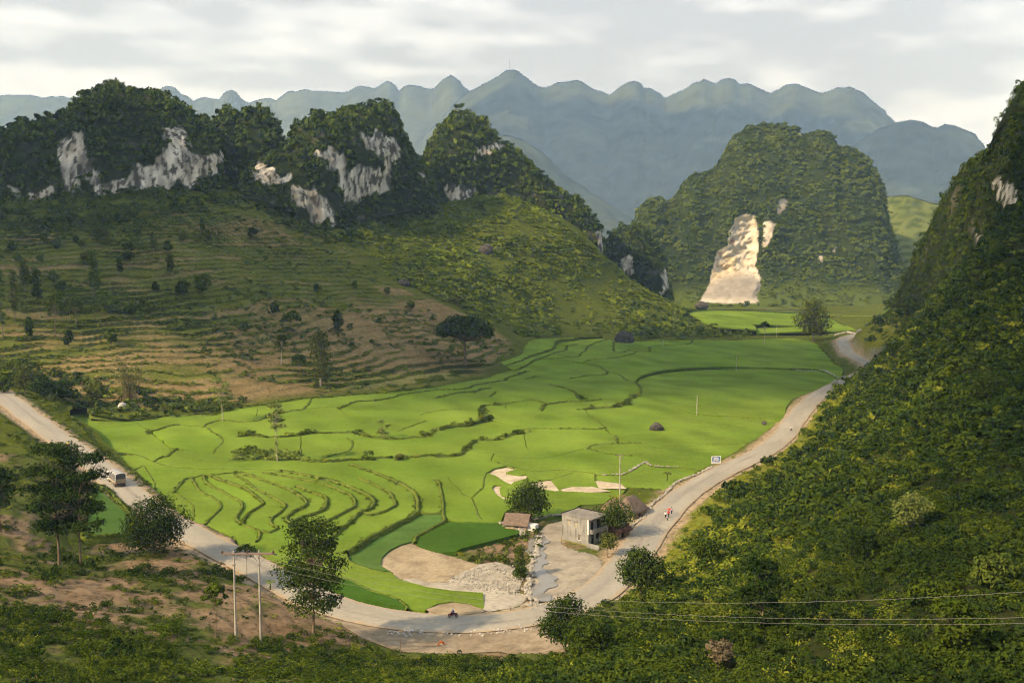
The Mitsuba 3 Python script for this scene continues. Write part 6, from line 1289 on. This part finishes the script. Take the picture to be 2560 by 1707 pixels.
def extr(profile, x0, x1, cap=True):
    n = len(profile); V = np.array([[x, y, z] for x in (x0, x1) for y, z in profile]); f = np.array([[i, i + 1, n + i + 1, n + i] for i in range(n - 1)])
    return V, f
cov = part(TK, 'canvas_cover', tp_(mf(m3.Manifold.hull_points(np.array([[x, y, z] for x in (-3.3, 2.12) for y, z in prof])))), 'tarp_grey', smooth=30)
k = fresh(cov + '__roof'); scene[k] = mikit.ply(tp_(extr([(y * 1.012, z + .02) for y, z in cs_[1:-1]], -3.34, 2.16)), 'tarp_top', smooth=True)
for q_ in (-1.6, .2, 1.6): k = fresh(cov + '__bow'); scene[k] = mikit.ply(tp_(tube([[q_, y * 1.02, z + .03] for y, z in prof], .035, 5)), 'tarp_grey')
tg = part(TK, 'tailgate', tp_(box(-3.38, -3.303, -1.12, 1.12, .95, 1.9)), 'old_wood')
for z_ in (1.1, 1.4, 1.7): k = fresh(tg + '__slat'); scene[k] = mikit.ply(tp_(box(-3.42, -3.383, -1.1, 1.1, z_ - .06, z_ + .06)), 'plank')
part(TK, 'rear_opening', tp_(box(-3.33, -3.303, -1.0, 1.0, 1.92, 2.85)), 'chassis')
part(TK, 'canopy_frame', tp_(tube([[-3.36, y, z] for y, z in prof], .05, 6)), 'cab_white')
for y in (-.9, .9): part(TK, 'tail_lamp', tp_(box(-3.42, -3.33, y - .12, y + .12, .72, .86)), 'lamp_red')
part(TK, 'rear_bumper', tp_(box(-3.4, -3.25, -1.0, 1.0, .45, .62)), 'chassis')
for x, ys_ in ((2.9, (-.95, .95)), (-1.5, (-.95, .95)), (-2.5, (-.95, .95))):
    for y in ys_:
        w_ = part(TK, 'wheel', tp_(xf(wheel_mesh(.46, .34), (x, y, .46))), 'rubber', smooth=40)
        k = fresh(w_ + '__rim'); scene[k] = mikit.ply(tp_(xf(disc_mesh(.30, .24), (x, y, .46))), 'steel')
for y in (-1.33, 1.33): part(TK, 'mirror', tp_(box(3.55, 3.62, y - .12, y + .12, 1.7, 2.15)), 'chassis')

# ---------------------------------------------------------------- people
SKIN = flat(.36, .23, .16); scene['skin'] = SKIN
COL = {'white': (.75, .75, .74), 'black': (.03, .03, .035), 'navy': (.04, .05, .12), 'violet': (.16, .14, .28), 'red': (.62, .05, .06), 'grey': (.42, .42, .45), 'sky': (.45, .60, .78), 'yellow': (.78, .60, .12), 'maroon': (.18, .03, .035), 'hair': (.015, .012, .01), 'brown': (.16, .10, .07)}
for n_, c_ in COL.items(): scene['cloth_' + n_] = flat(*c_)
def chain(segs):
    ms = []
    for (p, r), (q, s) in segs:
        ms.append(m3.Manifold.batch_hull([m3.Manifold.sphere(r, 12).translate(tuple(map(float, p))), m3.Manifold.sphere(s, 12).translate(tuple(map(float, q)))]))
    return mf(m3.Manifold.batch_boolean(ms, m3.OpType.Add))
def person(label, J, loc, rot, shirt, legs, hat=None, hs=1.0, cat='person', mat_hair='hair', group=None):
    """J: joints in metres (x ahead, y left, z up). One body surface; clothes and hair are its parts."""
    k = thing('person', label, cat, group); P_ = lambda m: xf(m, loc, rot, hs); A = {n: np.array(p, float) for n, p in J.items()}
    body = [((A['hip'], .13), (A['chest'], .15)), ((A['chest'], .13), (A['neck'], .055)), ((A['neck'], .055), (A['head'] - [0, 0, .05], .07)), ((A['head'] - [0.01, 0, .02], .095), (A['head'] + [0, 0, .04], .10)), ((A['head'] + [.085, 0, -.02], .018), (A['head'] + [.10, 0, -.01], .014)), ((A['head'] + [0, .095, -.01], .02), (A['head'] + [0, -.095, -.01], .02))]
    for s in 'lr':
        sh, el, wr, hp_, kn, an, to = (A[n + s] for n in ('sho', 'elb', 'wri', 'hip', 'kne', 'ank', 'toe'))
        body += [((A['chest'] + [0, 0, .06], .08), (sh, .06)), ((sh, .055), (el, .042)), ((el, .042), (wr, .03)), ((A['hip'], .11), (hp_, .095)), ((hp_, .09), (kn, .06)), ((kn, .06), (an, .04)), ((an, .045), (to, .035))]
        d = wr - el; d /= np.linalg.norm(d); sd = np.cross(d, [0, 0, 1.0]); sd /= np.linalg.norm(sd) + 1e-9
        body.append(((wr, .032), (wr + d * .07, .035)))
        for i, (o, l) in enumerate(((-.03, .15), (-.01, .165), (.01, .16), (.03, .14))):
            b0 = wr + d * .08 + sd * o; body += [((b0, .010), (b0 + d * (l - .08) * .6 - [0, 0, .008], .009)), ((b0 + d * (l - .08) * .6 - [0, 0, .008], .009), (b0 + d * (l - .08) * .9 - [0, 0, .03], .008))]
        body.append(((wr + d * .03 + sd * .03, .013), (wr + d * .08 + sd * .065 - [0, 0, .01], .010)))
    part(k, 'body', P_(chain(body)), 'skin', smooth=60)
    sh_ = [((A['hip'] + [0, 0, .03], .15), (A['chest'], .172)), ((A['chest'], .15), (A['neck'] - [0, 0, .03], .075))]
    tr = [((A['hip'], .145), (A['hip'] + [0, 0, .04], .145))]
    for s in 'lr':
        sh_ += [((A['chest'] + [0, 0, .06], .10), (A['sho' + s], .078)), ((A['sho' + s], .075), (A['elb' + s], .06)), ((A['elb' + s], .058), (A['elb' + s] * .3 + A['wri' + s] * .7, .046))]
        tr += [((A['hip'], .125), (A['hip' + s], .112)), ((A['hip' + s], .108), (A['kne' + s], .08)), ((A['kne' + s], .08), (A['ank' + s] + [0, 0, .03], .062))]
    part(k, 'shirt', P_(chain(sh_)), 'cloth_' + shirt, smooth=60); part(k, 'trousers', P_(chain(tr)), 'cloth_' + legs, smooth=60)
    hd = A['head']
    part(k, 'hair', P_(chain([((hd + [-.02, 0, .04], .112), (hd + [-.03, 0, -.03], .10))])), 'cloth_' + mat_hair, smooth=60)
    if hat:
        part(k, 'helmet' if hat[0] == 'h' else 'hat', P_(chain([((hd + [-.01, 0, .06], .142), (hd + [-.015, 0, .02], .14)), ((hd + [.08, 0, .06], .05), (hd + [.17, 0, .05], .03))])), 'cloth_' + hat[1:], smooth=60)
    return k
def walk_pose(h=1.6, st=.18, arm=.1):
    q = h / 1.6
    J = dict(hip=(0, 0, .86), chest=(.02, 0, 1.2), neck=(.03, 0, 1.36), head=(.05, 0, 1.49))
    for s, y, f in (('l', 1, 1), ('r', -1, -1)):
        J.update({'sho' + s: (.02, y * .18, 1.30), 'elb' + s: (.02 - f * arm * .8, y * .24, 1.04), 'wri' + s: (.06 - f * arm * 1.6, y * .24, .82), 'hip' + s: (0, y * .09, .82), 'kne' + s: (.03 + f * st * .55, y * .09, .45), 'ank' + s: (f * st, y * .09, .07), 'toe' + s: (f * st + .15, y * .10, .035)})
    return {n: tuple(np.array(p) * q) for n, p in J.items()}
def sit_pose():
    J = dict(hip=(-.10, 0, .80), chest=(-.02, 0, 1.14), neck=(.03, 0, 1.30), head=(.07, 0, 1.43))
    for s, y in (('l', 1), ('r', -1)):
        J.update({'sho' + s: (0, y * .18, 1.25), 'elb' + s: (.18, y * .26, 1.03), 'wri' + s: (.43, y * .27, .98), 'hip' + s: (-.06, y * .10, .78), 'kne' + s: (.32, y * .17, .66), 'ank' + s: (.12, y * .18, .30), 'toe' + s: (.27, y * .18, .27)})
    return J
def road_pt(px, py):
    q = pick(px, py); i = int(np.argmin(np.linalg.norm(RC[:, :2] - q[:2], axis=1))); q[2] = RC[i][2] + .06; return q, i
q, i = road_pt(1664, 1300); person('person in a white shirt and dark trousers leading the walkers on the right road', walk_pose(1.6), q, math.atan2(-RT[i][1], -RT[i][0]) + math.pi, 'white', 'black')
q, i = road_pt(1668, 1305); person('small child in dark clothes walking nearest the slope on the right road', walk_pose(1.15, .15), q, math.atan2(-RT[i][1], -RT[i][0]) + math.pi, 'grey', 'black')
q, i = road_pt(1671.5, 1296); J = walk_pose(1.6); J['elbr'] = (.14, -.24, 1.10); J['wrir'] = (.24, -.14, 1.30); pu = q.copy(); ru = math.atan2(-RT[i][1], -RT[i][0]) + math.pi
person('person in dark clothes carrying a red umbrella on the right road', J, q, ru, 'red', 'black')
UM = thing('umbrella', 'open red umbrella held by the person walking on the right road', 'umbrella')
um = lambda m: xf(m, pu, ru)
part(UM, 'shaft', um(tube([[.27, -.14, 1.22], [.20, -.10, 2.02]], .012, 6)), 'steel'); 
rr = np.array([[0, .0], [.25, -.03], [.42, -.11], [.52, -.22]]); a_ = np.arange(16) * math.pi / 8
cv = np.array([[.20 + r * math.cos(t) * (1 - .05 * (j % 2)), -.10 + r * math.sin(t) * (1 - .05 * (j % 2)), 2.0 + z] for r, z in rr for j, t in enumerate(a_)]); cf = np.array([[i * 16 + j, i * 16 + (j + 1) % 16, (i + 1) * 16 + (j + 1) % 16, (i + 1) * 16 + j] for i in range(3) for j in range(16)])
part(UM, 'canopy', um((cv, cf)), 'cloth_red')
q, i = road_pt(1678.5, 1289); person('person in pale grey walking at the back of the group on the right road', walk_pose(1.6, .15), q, math.atan2(-RT[i][1], -RT[i][0]) + math.pi, 'grey', 'navy')

scene['paint_red'] = rough(.28, .02, .025, .3); scene['paint_blue'] = rough(.05, .09, .22, .3); scene['paint_dark'] = rough(.05, .05, .055, .4)
def motorbike(label, loc, rot, paint):
    k = thing('motorcycle', label, 'motorcycle'); P_ = lambda m: xf(m, loc, rot)
    for x in (.62, -.60):
        w_ = part(k, 'wheel', P_(xf(wheel_mesh(.29, .08, n=24), (x, 0, .29))), 'rubber', smooth=40); kk = fresh(w_ + '__rim'); scene[kk] = mikit.ply(P_(xf(disc_mesh(.16, .06), (x, 0, .29))), 'steel')
    part(k, 'frame', P_(join([tube([[.62, .06, .29], [.50, .06, .62], [.42, 0, .92]], .025, 6), tube([[.62, -.06, .29], [.50, -.06, .62], [.42, 0, .92]], .025, 6), tube([[.44, 0, .80], [.10, 0, .45], [-.25, 0, .42], [-.60, .08, .29]], .035, 6), tube([[-.60, -.08, .29], [-.45, -.08, .62]], .03, 6)])), 'paint_dark')
    part(k, 'engine', P_(box(-.14, .18, -.13, .13, .22, .46, .04)), 'steel')
    part(k, 'fairing', P_(mf(m3.Manifold.hull_points(np.array([[.50, .10, .80], [.50, -.10, .80], [.46, .17, .40], [.46, -.17, .40], [.28, .05, .86], [.28, -.05, .86], [.24, .14, .34], [.24, -.14, .34]])))), paint)
    part(k, 'body_panel', P_(mf(m3.Manifold.hull_points(np.array([[.15, .09, .55], [.15, -.09, .55], [-.70, .10, .70], [-.70, -.10, .70], [-.2, .12, .45], [-.2, -.12, .45], [-.75, .06, .62], [-.75, -.06, .62]])))), paint)
    part(k, 'seat', P_(box(-.68, .10, -.13, .13, .70, .79, .03)), 'rubber')
    part(k, 'handlebar', P_(join([tube([[.40, 0, .90], [.37, .1, .98], [.34, .33, .97]], .016, 6), tube([[.40, 0, .90], [.37, -.1, .98], [.34, -.33, .97]], .016, 6)])), 'chassis')
    part(k, 'headlight', P_(xf(rock(1, [.09, .11, .08], 0, 2), (.47, 0, .90))), 'sign_white'); part(k, 'mudguard', P_(tube([[.92, 0, .42], [.80, 0, .56], [.62, 0, .62], [.46, 0, .56]], .06, 6)), paint); part(k, 'tail_lamp', P_(box(-.80, -.74, -.07, .07, .66, .74, .01)), 'lamp_red')
    part(k, 'exhaust', P_(tube([[.1, -.14, .28], [-.35, -.18, .30], [-.72, -.18, .36]], [.03, .045, .045], 7)), 'steel')
def rider(blabel, plabel, px, py, sgn, paint, shirt, legs, hat, extra=None):
    q, i = road_pt(px, py); d = RT[i] * sgn; r = math.atan2(d[1], d[0])
    motorbike(blabel, q, r, paint); person(plabel, sit_pose(), q, r, shirt, legs, hat)
    return q, r
# RT runs from the left end of the road to the far right end
rider('dark red motorcycle heading left round the foot of the bend', 'motorcycle rider with a white helmet and violet jacket at the foot of the bend', 1133, 1549, -1, 'paint_red', 'violet', 'black', 'hwhite')
q, r = rider('motorcycle going up the left road behind the truck', 'motorcycle rider in a pale blue shirt and white helmet on the left road', 168, 1120, -1, 'paint_blue', 'sky', 'brown', 'hwhite')
kb = thing('sack', 'yellow sack strapped on the back of the motorcycle on the left road', 'sack'); scene[kb] = mikit.ply(xf(rock(5, [.26, .36, .38], .12, 3), q + np.array([-math.cos(r) * .52, -math.sin(r) * .52, 1.08])), 'cloth_yellow', smooth=True)
rider('distant motorcycle on the right-hand road below the slope', 'distant motorcycle rider in a white shirt on the right-hand road', 1977, 1080, 1, 'paint_dark', 'white', 'navy', 'hblack')
# small leftovers by the road
scene['rust_orange'] = flat(.42, .12, .03)
b = pick(1102, 1616); kk = thing('fallen_branch', 'rust orange withered branch lying on the dirt lay-by', 'branch')
v_, f_ = leaves(np.c_[np.linspace(-.5, .6, 14), np.linspace(-.1, .1, 14), np.abs(np.sin(np.linspace(0, 3, 14))) * .35 + .1] * [1, 1, 1.8], np.tile([0, -.5, .6], (14, 1)), .3, 4)
part(kk, 'twig', xf(tube([[-.6, -.1, .05], [0, 0, .35], [.7, .15, .75]], [.04, .03, .015], 6), b), 'old_wood'); part(kk, 'leaf_mass', xf((v_, f_), b), 'rust_orange')
for i, (x, y, t, lab) in enumerate([(1277, 1527, 1515, 'short dark post by the road beside the bare strip'), (1001, 1634, 1602, 'thin dark stake at the left end of the dirt lay-by')]):
    b = pick(x, y); h = (y - t) * math.dist(b, CAM) / F; k = thing('stake', lab, 'stake'); scene[k] = mikit.ply(tube([b + [0, 0, -.3], b + [0, 0, h]], .06, 6), 'old_wood', smooth=40)
# clouds that stand in the sky behind the viewpoint and over the range, and shade parts of the land
scene['cloud_white'] = two({'type': 'diffuse', 'reflectance': {'type': 'rgb', 'value': [.85, .85, .86]}})
def cloud(name_label, pts_ground, z_ground, alt, r0, seed, n=50, gap=0.0):
    g = np.random.default_rng(seed); poly = Polygon(pts_ground); x0, y0, x1, y1 = poly.bounds; ms = []
    off = SUN[:2] / SUN[2] * (alt - z_ground); tries = 0
    while len(ms) < n and tries < 5000:
        tries += 1
        p = np.array([g.uniform(x0, x1), g.uniform(y0, y1)])
        if not poly.contains(Point(p)): continue
        if meshkit.noise(np.array([p[0] / 130, p[1] / 130, seed + .5])) < gap: continue
        r = r0 * g.uniform(.6, 1.25); v, f = rock(seed * 100 + len(ms), [r, r, r * .5], .18, 2); ms.append((v + [p[0] + off[0], p[1] + off[1], alt + g.uniform(-.2, .6) * r], f))
    k = struct('cloud', join(ms), 'cloud_white', name_label, smooth=True)
cloud('grey cloud whose shadow lies on the terraced hill', [(-640, 415), (-140, 450), (-70, 490), (-40, 560), (-70, 620), (-190, 720), (-240, 770), (-660, 770)], 50, 1800, 46, 1, 92, .33)
cloud('cloud whose shadow lies across the far end of the paddies', [(-60, 490), (20, 440), (140, 400), (200, 560), (250, 720), (120, 730), (40, 660)], 0, 1800, 44, 2, 40, .16)
cloud('cloud whose shadow lies on the right hillside', [(84, 80), (125, 90), (175, 240), (300, 400), (270, 470), (165, 310), (92, 180)], 40, 1800, 32, 3, 34, .18)
cloud('long cloud whose shadow lies on the far mountain range', [(-200, 5300), (1900, 4900), (2300, 7000), (900, 7200), (-100, 7200)], 650, 2700, 380, 4, 64, .2)
# ---------------------------------------------------------------- air
scene['valley_air'] = {'type': 'homogeneous', 'albedo': {'type': 'rgb', 'value': [0.92, 0.95, 0.98]}, 'sigma_t': {'type': 'rgb', 'value': HAZE}}
scene['haze'] = {'type': 'cube', 'to_world': T().translate([0, 3600, 777]).scale([11000, 6500, 782]), 'bsdf': {'type': 'null'}, 'interior': {'type': 'ref', 'id': 'valley_air'}}
labels['haze'] = {'label': 'pale air that fades the far mountains', 'kind': 'stuff'}
